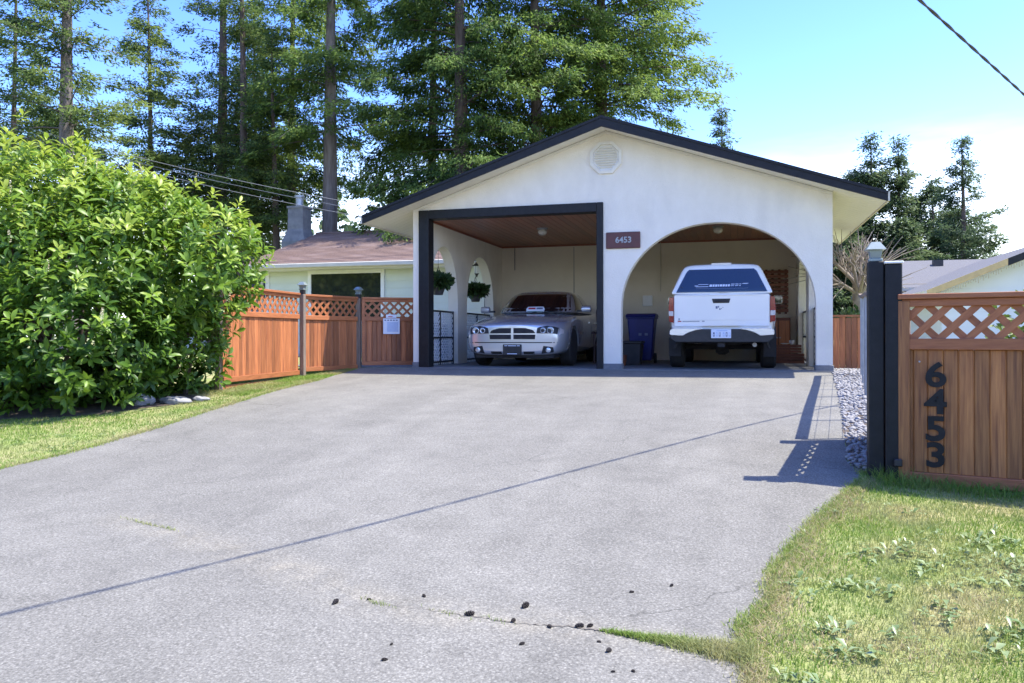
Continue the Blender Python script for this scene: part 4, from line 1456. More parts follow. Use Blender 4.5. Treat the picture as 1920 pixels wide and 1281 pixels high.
# slatted wooden panel and door at the back wall
sp = empty('slatted_screen', (.83, BACK - .05, 0))
tag(sp, 'reddish slatted wooden screen on the back wall behind the pickup', 'screen')
for k in range(10):
    MB().span((-.25, -.02, 1.06 + k * .092), (.25, .0, 1.06 + k * .092 + .07)).build('slat', M['crate_wood'], sp, bevel=.004)
for x in (-.2, -.07, .07, .2):
    MB().span((x - .025, .001, 1.02), (x + .025, .03, 1.98)).build('upright', M['crate_wood'], sp)
bd = empty('wooden_side_cabinet', (.86, BACK - .25, .012))
tag(bd, 'orange-brown wooden cabinet under the slatted screen', 'cabinet')
MB().span((-.24, -.18, 0), (.24, .18, .92)).build('carcass', M['crate_wood'], bd, bevel=.01)
for s in (-1, 1):
    MB().span((s * .115 - .105, -.20, .08), (s * .115 + .105, -.182, .86)).build('cabinet_door', M['cedar'], bd, bevel=.006)
    MB().lathe([(.012, 0), (.016, -.02)], (s * .03, -.2, .5), 8, 'y').build('knob', M['galv'], bd)
for i, (x, y, w, h, lab) in enumerate(((1.02, 3.55, .52, .20, 'lower red-brown wooden crate by the right arch'), (1.0, 3.57, .46, .17, 'upper red-brown wooden crate stacked by the right arch'))):
    t = empty('wooden_crate', (x, y, .012 if i == 0 else .215))
    tag(t, lab, 'crate', 'stacked wooden crates')
    for k in range(3):
        for s in (-1, 1):
            MB().span((-w / 2, s * .17 - .009, k * h / 3), (w / 2, s * .17 + .009, k * h / 3 + h / 3 - .012)).build('slat', M['crate_wood'], t)
            MB().span((s * w / 2 - .009, -.16, k * h / 3), (s * w / 2 + .009, .16, k * h / 3 + h / 3 - .012)).build('slat', M['crate_wood'], t)
    MB().span((-w / 2 + .01, -.16, .0), (w / 2 - .01, .16, .012)).build('base', M['crate_wood'], t)
for x, y, z, lab in ((1.06, 3.5, .385, 'white cup on the upper crate'), (.93, 3.42, .385, 'white saucer-like dish on the upper crate')):
    o = MB().lathe([(.03, .012), (.045, .05), (.05, .09), (.044, .09), (.03, .02)] if 'cup' in lab else [(.04, .012), (.09, .03), (.085, .034), (.03, .018)], (x, y, z - .012), 16).build('dish', M['trim_white'], None, True)
    tag(o, lab, 'dish')
# rounded brown armchair behind the sedan
ac = empty('brown_armchair', (-2.47, 2.6, .012))
tag(ac, 'rounded dark brown high-backed chair beside the right flank of the sedan', 'armchair')
MB().span((-.22, -.26, .30), (.22, .22, .42)).build('seat', M['brown_chair'], ac, bevel=.04)
MB().prism(arch_pts(-.26, .26, 1.0, .27, 18) + [(.22, .4), (-.22, .4)], 'y', .18, .28).build('backrest', M['brown_chair'], ac, bevel=.025)
for s in (-1, 1):
    MB().span((s * .25 - .025, -.24, .58), (s * .25 + .025, .18, .63)).build('armrest', M['brown_chair'], ac, bevel=.012)
    for y in (-.22, .2):
        MB().tube([(s * .22, y, 0), (s * .22, y, .60 if y < 0 else .42)], .02, 8).build('leg', M['brown_chair'], ac)

# hanging baskets in the side arches
def leaf_blob(n, c, r, size, seed, up=.3, shape=(1, 1, .8), tone=(0, 1)):
    r_ = np.random.default_rng(seed)
    d = r_.normal(size=(n, 3)); d /= np.linalg.norm(d, axis=1)[:, None]
    p = d * (r * r_.uniform(.35, 1.0, (n, 1)) ** .6) * np.array(shape) + np.array(c)
    ax = d + r_.normal(0, .5, (n, 3)) + np.array([0, 0, up]); ax /= np.linalg.norm(ax, axis=1)[:, None]
    sd = np.cross(ax, r_.normal(size=(n, 3))); sd /= np.linalg.norm(sd, axis=1)[:, None]
    l = size * r_.uniform(.6, 1.3, (n, 1)); w = l * .28
    v = np.stack([p, p + ax * l * .5 + sd * w, p + ax * l, p + ax * l * .5 - sd * w], 1).reshape(-1, 3)
    f = np.arange(4 * n).reshape(-1, 4)
    tn = np.repeat(np.clip(r_.uniform(*tone, n), 0, 1), 4)
    return v, f, tn
for i, (y, zb, ztop, lab) in enumerate(((.98, 1.34, 2.25, 'leafy hanging basket in the front arch left of the sedan'), (3.22, 1.30, 2.25, 'leafy hanging basket in the rear arch left of the sedan'))):
    t = empty('hanging_basket', (WL + .1, y, zb))
    tag(t, lab, 'hanging basket', 'hanging baskets')
    MB().lathe([(.085, 0), (.13, .13), (.135, .15), (.12, .15), (.08, .02)], n=18).build('pot', M['pot'], t, True)
    mb = MB()
    for k in range(3):
        a = 2 * math.pi * k / 3
        mb.tube([(.13 * math.cos(a), .13 * math.sin(a), .15), (0, 0, .55)], .004, 4)
    mb.tube([(0, 0, .54), (0, 0, ztop - zb)], .004, 4)
    mb.build('hanger', M['iron'], t)
    v, f, tn = leaf_blob(800, (0, 0, .25), .22, .12, 30 + i, .25, (1.05, 1.05, .42))
    link_mesh('foliage', fast_mesh('foliage', v, f, tn), M['basket_leaf'], t)
# lantern on a shepherd hook outside the rear arch
lh = empty('hook_lantern', (-5.80, 5.05, 0))
tag(lh, 'black lantern hanging from a hooked pole seen through the rear left arch', 'lantern')
MB().tube([(0, 0, 0), (0, 0, 2.2), (-.04, 0, 2.38), (-.12, 0, 2.45), (-.19, 0, 2.40), (-.20, 0, 2.34)], .014, 8).build('pole', M['iron'], lh, True)
MB().lathe([(.01, 2.34), (.03, 2.31), (.12, 2.25), (.11, 2.24)], (-.20, 0, 0), 8).build('lantern_roof', M['iron'], lh)
MB().lathe([(.085, 2.235), (.06, 2.06)], (-.20, 0, 0), 6).build('lantern_glass', M['glass_shade'], lh)
MB().lathe([(.065, 2.058), (.03, 2.03), (.012, 1.97)], (-.20, 0, 0), 8).build('lantern_base', M['iron'], lh)

# ================================================================== NEIGHBOURS
nb = empty('white_neighbour_house', (5.2, 12.0, 0))
tag(nb, 'white gabled neighbour house with tan and black rake beyond the number gate', 'house')
NE, NS = 1.80, .42       # eave height at the corner, rake slope
NW = 7.6
apx = NW / 2
MB().prism([(.45, -.3), (NW - .45, -.3), (NW - .45, NE + .1), (apx, NE + apx * NS - .1), (.45, NE + .1)], 'y', 0, 9).build('wall', M['siding_white'], nb)
MB().prism([(-.05, NE), (apx, NE + apx * NS), (NW + .05, NE), (NW + .05, NE - .10), (apx, NE + apx * NS - .1), (-.05, NE - .1)], 'y', -.55, 9.4).build('roof', M['roof_grey'], nb)
MB().prism([(-.06, NE + .012), (1.95, NE + .012 + 2.0 * NS), (1.95, NE - .17 + 2.0 * NS), (-.06, NE - .17)], 'y', -.59, -.552).build('rake_board', M['tan_fascia'], nb)
MB().prism([(1.952, NE + .012 + 2.0 * NS), (apx, NE + .012 + apx * NS), (apx, NE - .19 + apx * NS), (1.952, NE - .19 + 2.0 * NS)], 'y', -.59, -.552).build('rake_board', M['fascia'], nb)
MB().prism([(apx, NE + .012 + apx * NS), (NW + .06, NE + .012), (NW + .06, NE - .17), (apx, NE - .19 + apx * NS)], 'y', -.59, -.552).build('rake_board', M['fascia'], nb)
MB().span((-.14, -.6, NE - .14), (-.061, 9.4, NE - .01)).build('gutter', M['gutter'], nb)
for k in range(9):
    MB().span((.44, -.012, -.1 + k * .22), (NW - .44, -.001, -.1 + k * .22 + .205)).build('siding_board', M['siding_white'], nb)
MB().tube([(2.55, -.50, NE + 2.5 * NS - .25), (2.55, -.5, NE + 2.5 * NS - .62)], .012, 5).build('hanging_hook', M['iron'], nb)
# icicle light string under the rake
il = empty('icicle_lights', (5.2, 12.0, 0))
tag(il, 'row of icicle string lights hanging under the neighbour rake', 'string lights')
r_ = random.Random(9)
for k in range(46):
    x = .05 + k * .062
    z = NE - .17 + x * NS
    d = .04 + .13 * r_.random()
    MB().tube([(x, -.575, z), (x + .004, -.575, z - d)], .011, 4).build('icicle_strand', M['fairy_bulb'], il)
MB().tube([(.0, -.575, NE - .175), (2.9, -.575, NE - .175 + 2.9 * NS)], .009, 4).build('cord', M['fairy_bulb'], il)

g2 = empty('grey_roofed_house', (5.6, 19.0, 0))
tag(g2, 'low house with light grey shingle roof behind the white neighbour house', 'house')
MB().span((0, .5, -.2), (9, 7.5, 2.35)).build('wall', M['siding_white'], g2)
MB().prism([(-.1, 2.30), (4, 3.62), (8.1, 2.3), (8.1, 2.18), (4, 3.48), (-.1, 2.18)], 'x', -.4, 9.4).build('roof', M['roof_grey'], g2)
MB().span((-.4, -.2, 2.17), (9.4, -.101, 2.29)).build('gutter', M['gutter'], g2)
MB().span((2.0, 3.0, 3.3), (2.35, 3.3, 3.55)).build('roof_vent', M['iron'], g2)
g3 = empty('far_left_house', (-21.5, 14, 0))
tag(g3, 'pale house with low roof glimpsed past the laurel above the fence', 'house')
MB().span((0, 0, -.2), (7, 6, 2.2)).build('wall', M['siding_white'], g3)
MB().prism([(-.5, 2.15), (3, 3.0), (6.5, 2.15), (6.5, 2.05), (3, 2.9), (-.5, 2.05)], 'x', -.4, 7.4).build('roof', M['roof_grey'], g3)

# ================================================================== TREES
G1 = 'tall conifers behind the house'
def conifer(name, label, loc, H, r0, base_h, Rmax, nbr, clusters, k_leaf, leaf_len0, seed, mat, bark='bark', droop=.25, rise=.12, lean=(0, 0), prof='cone',
            hang=.3, group=None, tone_shift=0.0, gap=0.0, vis_top=None, fork=None, wid=.36, dead=0):
    r = np.random.default_rng(seed)
    leaf_len = leaf_len0 * .74
    k_leaf = int(k_leaf * 1.55)
    if group == G1:
        m_ = (1.05, 1.15) if prof == 'column' else (1.25, 1.35)
        nbr = int(nbr * m_[0]); clusters = int(clusters * m_[1]); gap *= .6
        k_leaf = int(k_leaf * 1.15)
    t = empty(name, loc)
    tag(t, label, 'tree', group)
    # trunk(s)
    trunks = [((0, 0), H, 1.0)]
    if fork:
        trunks = fork
    for (ox, oy), h_, sc in trunks:
        pts, rad = [], []
        for i in range(15):
            u = i / 14
            pts.append((ox + lean[0] * u * h_ + .06 * math.sin(5 * u + seed) * min(1, u * 4), oy + lean[1] * u * h_ + .06 * math.cos(4 * u + seed) * min(1, u * 4), -.3 + (h_ + .3) * u))
            rad.append(r0 * sc * ((1 - u) ** .8 * .95 + .03) * (1 + .35 * math.exp(-u * 30)))
        MB().tube(pts, rad, 12).build('trunk', M[bark], t, True)
    # limbs and foliage clusters
    lv, lf_ = [], []
    P, D, T = [], [], []
    for b in range(nbr + dead):
        (ox, oy), h_, sc = trunks[r.integers(len(trunks))]
        isdead = b >= nbr
        u = r.random() ** 1.0
        if isdead: hgt = r.uniform(base_h * .35, base_h * 1.05); u = 0
        else: hgt = base_h + (h_ * .99 - base_h) * u
        if prof == 'cone': L_ = Rmax * sc * ((1 - u) ** .85 * .95 + .05)
        elif prof == 'round': L_ = Rmax * sc * (math.sin(math.pi * min(1, (u * .85 + .18))) ** .6) * .95 + .1
        else: L_ = Rmax * sc * (.75 + .25 * (1 - u)) * (1 if u < .8 else (1 - u) / .2 + .1)
        L_ *= r.uniform(.55, 1.12)
        if isdead: L_ = r.uniform(.5, 1.4)
        az = r.uniform(0, 2 * math.pi)
        dx, dy = math.cos(az), math.sin(az)
        rs, dr = rise + r.normal(0, .10) + .25 * u, droop * r.uniform(.6, 1.4)
        cx0 = ox + lean[0] * hgt; cy0 = oy + lean[1] * hgt
        def bp(tt):
            return np.array([cx0 + dx * L_ * tt, cy0 + dy * L_ * tt, hgt + L_ * (rs * tt - dr * tt * tt)])
        # limb tube (3 sided)
        base = len(lv)
        rb = max(.010, .022 * L_ / 2.0)
        for i in range(5):
            q = bp(i / 4)
            rr = rb * (1 - .8 * i / 4)
            for k in range(3):
                a = 2 * math.pi * k / 3
                lv.append(q + np.array([-dy * math.cos(a) * rr, dx * math.cos(a) * rr, math.sin(a) * rr]))
        for i in range(4):
            for k in range(3):
                k2 = (k + 1) % 3
                lf_.append((base + i * 3 + k, base + i * 3 + k2, base + i * 3 + 3 + k2, base + i * 3 + 3 + k))
        if isdead: continue
        nc = max(2, int(clusters * L_ / Rmax * (1 if vis_top is None or hgt < vis_top else .5)))
        tt = .12 + .88 * r.random(nc) ** .75
        sgn = r.choice([-1, 1], nc)
        off = sgn * r.random(nc) ** .8 * (wid * (1.05 - tt) + .06) * L_
        for i in range(nc):
            q = bp(tt[i]) + np.array([-dy * off[i], dx * off[i], -abs(off[i]) * .28 * r.uniform(.2, 1.6)])
            dirv = np.array([dx * .8 - dy * sgn[i] * .7, dy * .8 + dx * sgn[i] * .7, -hang * r.uniform(.3, 1.5)])
            P.append(q); D.append(dirv); T.append(.30 + .30 * tt[i] + .2 * r.normal() + tone_shift + .15 * (dx * .9 + dy * .2) * tt[i])  # last tone term paints sunlight: boughs towards the sun get lighter colour
    link_mesh('limbs', fast_mesh('limbs', lv, lf_), M[bark], t)['kind'] = 'stuff'
    P = np.array(P); D = np.array(D); T = np.array(T)
    n = len(P)
    if gap > 0:
        keep = r.random(n) > gap
        P, D, T = P[keep], D[keep], T[keep]
        n = len(P)
    k = k_leaf
    p = np.repeat(P, k, 0) + r.normal(0, leaf_len0 * .60, (n * k, 3)) * np.array([1, 1, .6])
    d = np.repeat(D, k, 0) + r.normal(0, .45, (n * k, 3))
    d /= np.linalg.norm(d, axis=1)[:, None]
    side = np.cross(d, np.array([0, 0, 1.0]) + r.normal(0, .55, (n * k, 3)))
    side /= np.linalg.norm(side, axis=1)[:, None] + 1e-9
    l = leaf_len * r.uniform(.5, 1.3, (n * k, 1)); w = l * r.uniform(.11, .20, (n * k, 1))
    nrm = np.cross(side, d) * l * .12
    v = np.stack([p, p + d * l * .45 + side * w - nrm, p + d * l, p + d * l * .45 - side * w - nrm], 1).reshape(-1, 3)
    f = np.arange(4 * n * k).reshape(-1, 4)
    tn = np.repeat(np.clip(np.repeat(T, k) + r.normal(0, .12, n * k), 0, 1), 4)
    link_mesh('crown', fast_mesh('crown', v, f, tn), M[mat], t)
    return t

G1 = 'tall conifers behind the house'
conifer('fir_tree', 'tall fir with a straight grey trunk rising above the left end of the laurel', (-19.3, 6.3, 0), 17, .30, 4.4, 3.5, 105, 22, 11, .21, 21, 'fir_needle', 'bark_grey', .16, .08, group=G1, vis_top=11, gap=.2, wid=.26, tone_shift=.05, dead=10)
conifer('fir_tree', 'slim dark fir at the far left edge of the picture', (-22.6, 7.4, 0), 15, .13, 3.4, 2.4, 70, 16, 11, .21, 22, 'fir_needle', 'bark', .2, .08, group=G1, vis_top=11, gap=.25)
conifer('fir_tree', 'dark-trunked fir second from the left behind the laurel', (-18.6, 12.7, 0), 19, .28, 5.2, 2.7, 95, 18, 11, .21, 23, 'fir_needle', 'bark', .22, .1, group=G1, vis_top=13, gap=.22, tone_shift=-.06, dead=14)
conifer('fir_tree', 'slender reddish-trunked fir just right of the laurel', (-16.7, 11.2, 0), 17, .20, 4.2, 2.1, 95, 16, 11, .20, 24, 'fir_needle', 'bark', .26, .1, group=G1, vis_top=12, gap=.22, dead=16)
conifer('fir_tree', 'short fir with low boughs left of the chimney', (-15.2, 10.9, 0), 11.0, .17, 4.2, 1.7, 70, 20, 11, .19, 25, 'fir_needle', 'bark', .2, .05, group=G1, vis_top=11, gap=.1, tone_shift=.08, dead=8)
conifer('fir_tree', 'big pale-grey trunk with high feathery crown right of the chimney', (-13.35, 11.1, 0), 18, .33, 7.2, 2.9, 100, 22, 11, .21, 26, 'cedar_frond', 'bark_grey', .38, .12, lean=(.018, .01), group=G1, vis_top=12.5, hang=.7, tone_shift=.14, dead=8)
conifer('fir_tree', 'leafy pale green tree in the gap between the left firs', (-20.0, 14.0, 0), 9.5, .14, 3.0, 3.4, 90, 18, 11, .20, 27, 'light_leaf', 'bark', .1, .2, group=G1, prof='round', gap=.15)
conifer('cedar_tree', 'dense drooping cedar above the left slope of the carport roof', (-8.75, 11.6, 0), 18, .34, 3.3, 3.7, 150, 34, 13, .22, 31, 'cedar_frond', 'bark', .42, .16, group=G1, vis_top=12.5, hang=.9, prof='column', wid=.40, tone_shift=-.06)
conifer('cedar_tree', 'brown-trunked cedar behind the carport ridge', (-6.5, 13.0, 0), 19, .30, 5.4, 3.8, 135, 30, 13, .22, 32, 'cedar_frond', 'bark', .38, .14, group=G1, vis_top=13, hang=.8, prof='column', tone_shift=-.02)
conifer('cedar_tree', 'sunlit cedar spreading right of the carport ridge', (-4.6, 15.3, 0), 20, .34, 6.4, 4.5, 150, 34, 13, .23, 33, 'cedar_frond', 'bark', .30, .12, group=G1, vis_top=14, hang=.7, prof='column', tone_shift=.2)
conifer('cedar_tree', 'bright green feathery cedar between the slender fir and the big grey trunk', (-16.6, 14.4, 0), 18, .22, 6.2, 2.7, 100, 24, 12, .21, 34, 'cedar_frond', 'bark', .4, .14, group=G1, vis_top=14, hang=.8, prof='column', tone_shift=.15)
conifer('cedar_tree', 'tall cedar seen behind the big grey trunk and the drooping cedar', (-11.6, 16.5, 0), 19, .26, 7.0, 3.2, 100, 26, 12, .22, 35, 'cedar_frond', 'bark', .4, .14, group=G1, vis_top=14, hang=.8, prof='column', tone_shift=.05)
conifer('fir_tree', 'airy olive fir filling the gap right of the first grey trunk', (-20.6, 11.2, 0), 14, .16, 3.4, 3.1, 100, 20, 12, .21, 36, 'fir_needle', 'bark', .14, .06, group=G1, vis_top=12, gap=.15, tone_shift=.18, wid=.3)
conifer('fir_tree', 'hazy green tree low behind the left end of the laurel', (-25.5, 11.5, 0), 10, .16, 2.4, 3.4, 90, 18, 11, .22, 37, 'light_leaf', 'bark', .12, .15, group=G1, prof='round', gap=.12)
conifer('fir_tree', 'thin olive fir between the two dark trunks behind the laurel', (-19.6, 16.5, 0), 15, .15, 3.6, 2.6, 95, 18, 12, .22, 38, 'fir_needle', 'bark', .18, .08, group=G1, vis_top=13, gap=.1, tone_shift=.12)
G2 = 'distant conifers on the right'
conifer('spruce_tree', 'lone spruce top showing above the right roof slope', (-.75, 30, 0), 12.6, .16, 3.0, 2.0, 120, 16, 10, .28, 41, 'hazy_spruce_needle', 'bark', .05, .25, group=G2)
conifer('spruce_tree', 'twin-topped broad conifer right of the carport eave', (8.0, 33.5, 0), 11.6, .24, 1.5, 3.2, 380, 36, 12, .32, 42, 'hazy_spruce_needle', 'bark', .02, .30, group=G2, fork=[((-1.0, 0), 11.4, .85), ((.4, .3), 11.3, .75), ((2.0, 0), 8.9, .75), ((-1.9, .4), 9.6, .7), ((3.2, .5), 7.4, .75)], tone_shift=-.06)
conifer('spruce_tree', 'pointed open spruce with tiered boughs above the grey roof', (10.1, 28.0, 0), 9.8, .20, 1.6, 2.6, 95, 26, 11, .24, 43, 'hazy_spruce_needle', 'bark', -.16, -.06, group=G2, wid=.22, tone_shift=-.12)
conifer('spruce_tree', 'spruce at the right edge behind the white neighbour house', (13.6, 24.5, 0), 7.0, .2, 1.2, 2.9, 90, 22, 10, .27, 44, 'hazy_spruce_needle', 'bark', .0, .05, group=G2, wid=.24)
conifer('spruce_tree', 'wide low conifer mass between the twin-topped tree and the open spruce', (8.4, 32.0, 0), 6.6, .2, .8, 3.2, 150, 28, 11, .32, 45, 'hazy_spruce_needle', 'bark', .1, .2, group=G2, tone_shift=.02)
conifer('spruce_tree', 'dark low conifer behind the bare pollarded tree', (5.4, 31.0, 0), 6.6, .2, .8, 2.9, 130, 26, 11, .30, 46, 'hazy_spruce_needle', 'bark', .1, .2, group=G2, tone_shift=-.12)
# far belt of woodland closing the view
def wood():
    r = np.random.default_rng(77)
    V, F_, T = [], [], []
    b = 0
    for i in range(150):
        x = r.uniform(-75, 60); y = r.uniform(52, 64) if x > -14 else r.uniform(34, 56)
        if -3 < x < 40 and r.random() < .35: continue
        h = r.uniform(3.5, 6.0) if x > -6 else r.uniform(7, 12)
        n = 260
        u = r.random(n) ** .8
        rad = h * .26 * (1 - u * .85) * r.random(n) ** .4
        a = r.uniform(0, 6.28, n)
        p = np.stack([x + rad * np.cos(a), y + rad * np.sin(a), .2 + u * h], 1)
        d = r.normal(size=(n, 3)) * .7 + np.stack([np.cos(a), np.sin(a), -.2 + 0 * a], 1)
        d /= np.linalg.norm(d, axis=1)[:, None]
        s = np.cross(d, r.normal(size=(n, 3))); s /= np.linalg.norm(s, axis=1)[:, None]
        l = r.uniform(.4, .9, (n, 1))
        V.append(np.stack([p - d * l * .5, p + s * l * .3, p + d * l * .5, p - s * l * .3], 1).reshape(-1, 3))
        T.append(np.repeat(np.clip(r.normal(.35, .2, n), 0, 1), 4))
    V = np.concatenate(V); F_ = np.arange(len(V)).reshape(-1, 4)
    o = link_mesh('distant_woodland', fast_mesh('distant_woodland', V, F_, np.concatenate(T)), M['hazy_spruce_needle'])
    tag(o, 'far belt of dark woodland behind the houses', 'woodland', kind='stuff')
wood()
def street_trees():
    r = np.random.default_rng(78)
    V, T = [], []
    for i in range(120):
        x = r.uniform(-60, 45); y = r.uniform(-46, -34); h = r.uniform(3.5, 6.5) if x > -20 else r.uniform(8, 13)
        n = 300 if x > -20 else 700
        u = r.random(n)
        rad = h * .34 * np.sin(np.pi * (.12 + .86 * u)) * r.random(n) ** .35
        a = r.uniform(0, 6.28, n)
        p = np.stack([x + rad * np.cos(a), y + rad * np.sin(a), -1 + u * h], 1)
        d = r.normal(size=(n, 3)); d /= np.linalg.norm(d, axis=1)[:, None]
        s = np.cross(d, r.normal(size=(n, 3))); s /= np.linalg.norm(s, axis=1)[:, None]
        l = r.uniform(.4, .9, (n, 1))
        V.append(np.stack([p - d * l * .5, p + s * l * .35, p + d * l * .5, p - s * l * .35], 1).reshape(-1, 3))
        T.append(np.repeat(np.clip(r.normal(.4, .25, n), 0, 1), 4))
    V = np.concatenate(V)
    o = link_mesh('street_trees', fast_mesh('street_trees', V, np.arange(len(V)).reshape(-1, 4), np.concatenate(T)), M['light_leaf'])
    tag(o, 'belt of leafy trees across the street, mirrored in the windows', 'trees', kind='stuff')
street_trees()

# ================================================================== LAUREL
def laurel():
    r = np.random.default_rng(55)
    t = empty('laurel_shrub', (-8.7, -5.0, float(g(-5.0))))
    tag(t, 'huge glossy cherry laurel with cream flower spikes left of the driveway', 'shrub')
    z0 = float(g(-5.0))
    # lobes: centre (local), radii
    lobes = [((-.2, .0, 1.25), (2.2, 1.75, 1.65)), ((.9, .1, 1.5), (1.55, 1.45, 1.4)), ((1.85, .5, 1.75), (1.05, .95, .85)), ((-1.5, -.2, 1.35), (1.7, 1.6, 1.5)),
             ((.2, -.2, 2.35), (1.05, 1.0, .85)), ((-1.0, .1, 2.25), (1.2, 1.1, .65)), ((1.2, -.55, .75), (1.15, 1.05, .85)), ((-.4, -1.05, .8), (1.4, .95, .85)), ((1.15, .3, 2.2), (.85, .8, .60)), ((-2.6, .3, 1.3), (1.6, 1.5, 1.4)), ((1.45, .75, .72), (.75, .75, .75)), ((1.25, .0, .5), (.75, .7, .55))]
    wts = np.array([a[1][0] * a[1][1] + a[1][0] * a[1][2] for a in lobes]); wts = wts / wts.sum()
    N = 9600
    li = r.choice(len(lobes), N, p=wts)
    C = np.array([lobes[i][0] for i in li]); Rr = np.array([lobes[i][1] for i in li])
    d = r.normal(size=(N, 3)); d /= np.linalg.norm(d, axis=1)[:, None]
    shell = 1.0 - r.random(N) ** 1.8 * .45
    lump = 1 + .15 * np.sin(d[:, 0] * 8 + li) * np.cos(d[:, 1] * 7 + 2 * li) * np.cos(d[:, 2] * 6 + li) + r.normal(0, .05, N)
    P = C + d * Rr * (shell * lump)[:, None]
    # drop what is deep inside another lobe or under ground
    depth = np.full(N, 9.)
    for c_, rr in lobes:
        q = np.linalg.norm((P - np.array(c_)) / np.array(rr), axis=1)
        depth = np.minimum(depth, q)
    keep = (depth > .58) & (P[:, 2] > .05)
    P, d, depth = P[keep], d[keep], depth[keep]
    n = len(P)
    shoot = (r.random(n) < .10) & (P[:, 2] > 1.6) & (depth > .95)
    P[shoot] += np.array([0, 0, 1.0]) * r.uniform(.08, .32, (shoot.sum(), 1))
    up = np.array([0, 0, 1.0])
    A = d * .75 + up * .65 + r.normal(0, .25, (n, 3)); A /= np.linalg.norm(A, axis=1)[:, None]
    K = 9
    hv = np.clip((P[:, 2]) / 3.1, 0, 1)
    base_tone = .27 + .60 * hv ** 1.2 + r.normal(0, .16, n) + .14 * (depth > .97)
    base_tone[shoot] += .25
    V, T = [], []
    a0 = r.uniform(0, 6.28, n)
    h1 = np.cross(A, r.normal(size=(n, 3))); h1 /= np.linalg.norm(h1, axis=1)[:, None]
    h2 = np.cross(A, h1)
    for k in range(K):
        ang = a0 + k * 2.4
        out_ = h1 * np.cos(ang)[:, None] + h2 * np.sin(ang)[:, None]
        tilt = .28 + .75 * (k / K) + r.normal(0, .12, n)
        D = A * np.sin(tilt)[:, None] * .9 + out_ * np.cos(tilt)[:, None]
        D[:, 2] -= .12
        D /= np.linalg.norm(D, axis=1)[:, None]
        S = np.cross(D, A); S /= np.linalg.norm(S, axis=1)[:, None] + 1e-9
        Nn = np.cross(S, D)
        l = r.uniform(.07, .16, (n, 1)); w = l * r.uniform(.15, .22, (n, 1))
        b0 = P + A * (.012 * k) + out_ * .008
        m1, m2 = b0 + D * l * .38, b0 + D * l * .74 - Nn * l * .04
        tip = b0 + D * l - Nn * l * .14
        V.append(np.stack([b0, m1 + S * w + Nn * w * .35, m2 + S * w * .85 + Nn * w * .3, tip, m2 - S * w * .85 + Nn * w * .3, m1 - S * w + Nn * w * .35, m1, m2], 1))
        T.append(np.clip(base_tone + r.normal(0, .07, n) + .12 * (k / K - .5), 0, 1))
    V = np.concatenate(V); T = np.concatenate(T)
    nl = len(V)
    b = np.arange(nl)[:, None] * 8
    F_ = np.concatenate([b + np.array([[0, 1, 6, 6]]), b + np.array([[1, 2, 7, 6]]), b + np.array([[2, 3, 7, 7]]), b + np.array([[0, 6, 5, 5]]), b + np.array([[6, 7, 4, 5]]), b + np.array([[7, 3, 4, 4]])])
    tri = F_[:, 2] == F_[:, 3]
    quads, tris = F_[~tri], F_[tri][:, :3]
    allt = np.concatenate([tris, quads[:, [0, 1, 2]], quads[:, [0, 2, 3]]])
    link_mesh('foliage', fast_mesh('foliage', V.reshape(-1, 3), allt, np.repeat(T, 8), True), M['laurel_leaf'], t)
    # stems
    mb = MB()
    for i in range(46):
        e = P[r.integers(n)] * np.array([.86, .86, .82])
        b_ = np.array([e[0] * .55 + r.normal(0, .25), e[1] * .5 + r.normal(0, .2), -.1])
        m_ = (b_ + e) / 2 + np.array([0, 0, .25])
        mb.tube([b_, m_, e], [.035, .026, .010], 6)
    mb.build('stems', M['bark'], t, True)
    # flower spikes
    sp_i = np.where((P[:, 2] > .9) & (depth > .93) & (r.random(n) < .16))[0]
    V, F_, T = [], [], []
    for q in sp_i:
        ax = A[q] * .4 + up * .9 + r.normal(0, .15, 3); ax /= np.linalg.norm(ax)
        L_ = r.uniform(.10, .17)
        m_ = 44
        tt = r.random(m_)
        ang = r.uniform(0, 6.28, m_)
        e1 = np.cross(ax, [1, .3, .1]); e1 /= np.linalg.norm(e1); e2 = np.cross(ax, e1)
        rad = (.017 * (1 - tt * .6))[:, None]
        o_ = e1 * np.cos(ang)[:, None] + e2 * np.sin(ang)[:, None]
        c_ = P[q] + ax * (.05 + tt[:, None] * L_) + o_ * rad
        s1 = np.cross(o_, ax)
        z_ = .007
        V.append(np.stack([c_ - s1 * z_, c_ + o_ * z_ + ax * z_ * .4, c_ + s1 * z_, c_ - o_ * z_ * .5 - ax * z_], 1).reshape(-1, 3))
        T.append(np.repeat(r.random(m_), 4))
    V = np.concatenate(V)
    link_mesh('flower_spikes', fast_mesh('flower_spikes', V, np.arange(len(V)).reshape(-1, 4), np.concatenate(T)), M['flower_cream'], t)
laurel()
v_ = [(-8.4 + math.cos(a) * (2.0 + .2 * math.sin(5 * a)), -5.05 + math.sin(a) * (1.35 + .15 * math.cos(4 * a)), 0) for a in np.linspace(0, 2 * math.pi, 49)[:-1]]
v_ = [(x, y, float(g(y)) + .006) for x, y, _ in v_]
rings_ = [[(-8.4 + (p[0] + 8.4) * k, -5.05 + (p[1] + 5.05) * k, float(g(-5.05 + (p[1] + 5.05) * k)) + .006) for p in v_] for k in (1, .8, .6, .4, .2, .02)]
vv_ = [p for r_ in rings_ for p in r_]
ff_ = [(i * 48 + j, i * 48 + (j + 1) % 48, (i + 1) * 48 + (j + 1) % 48, (i + 1) * 48 + j) for i in range(5) for j in range(48)]
tag(link_mesh('shaded_shrub_bed', fast_mesh('shaded_shrub_bed', vv_, ff_), M['soil']), kind='structure')  # bare soil whose dark colour also stands in for shade under the laurel

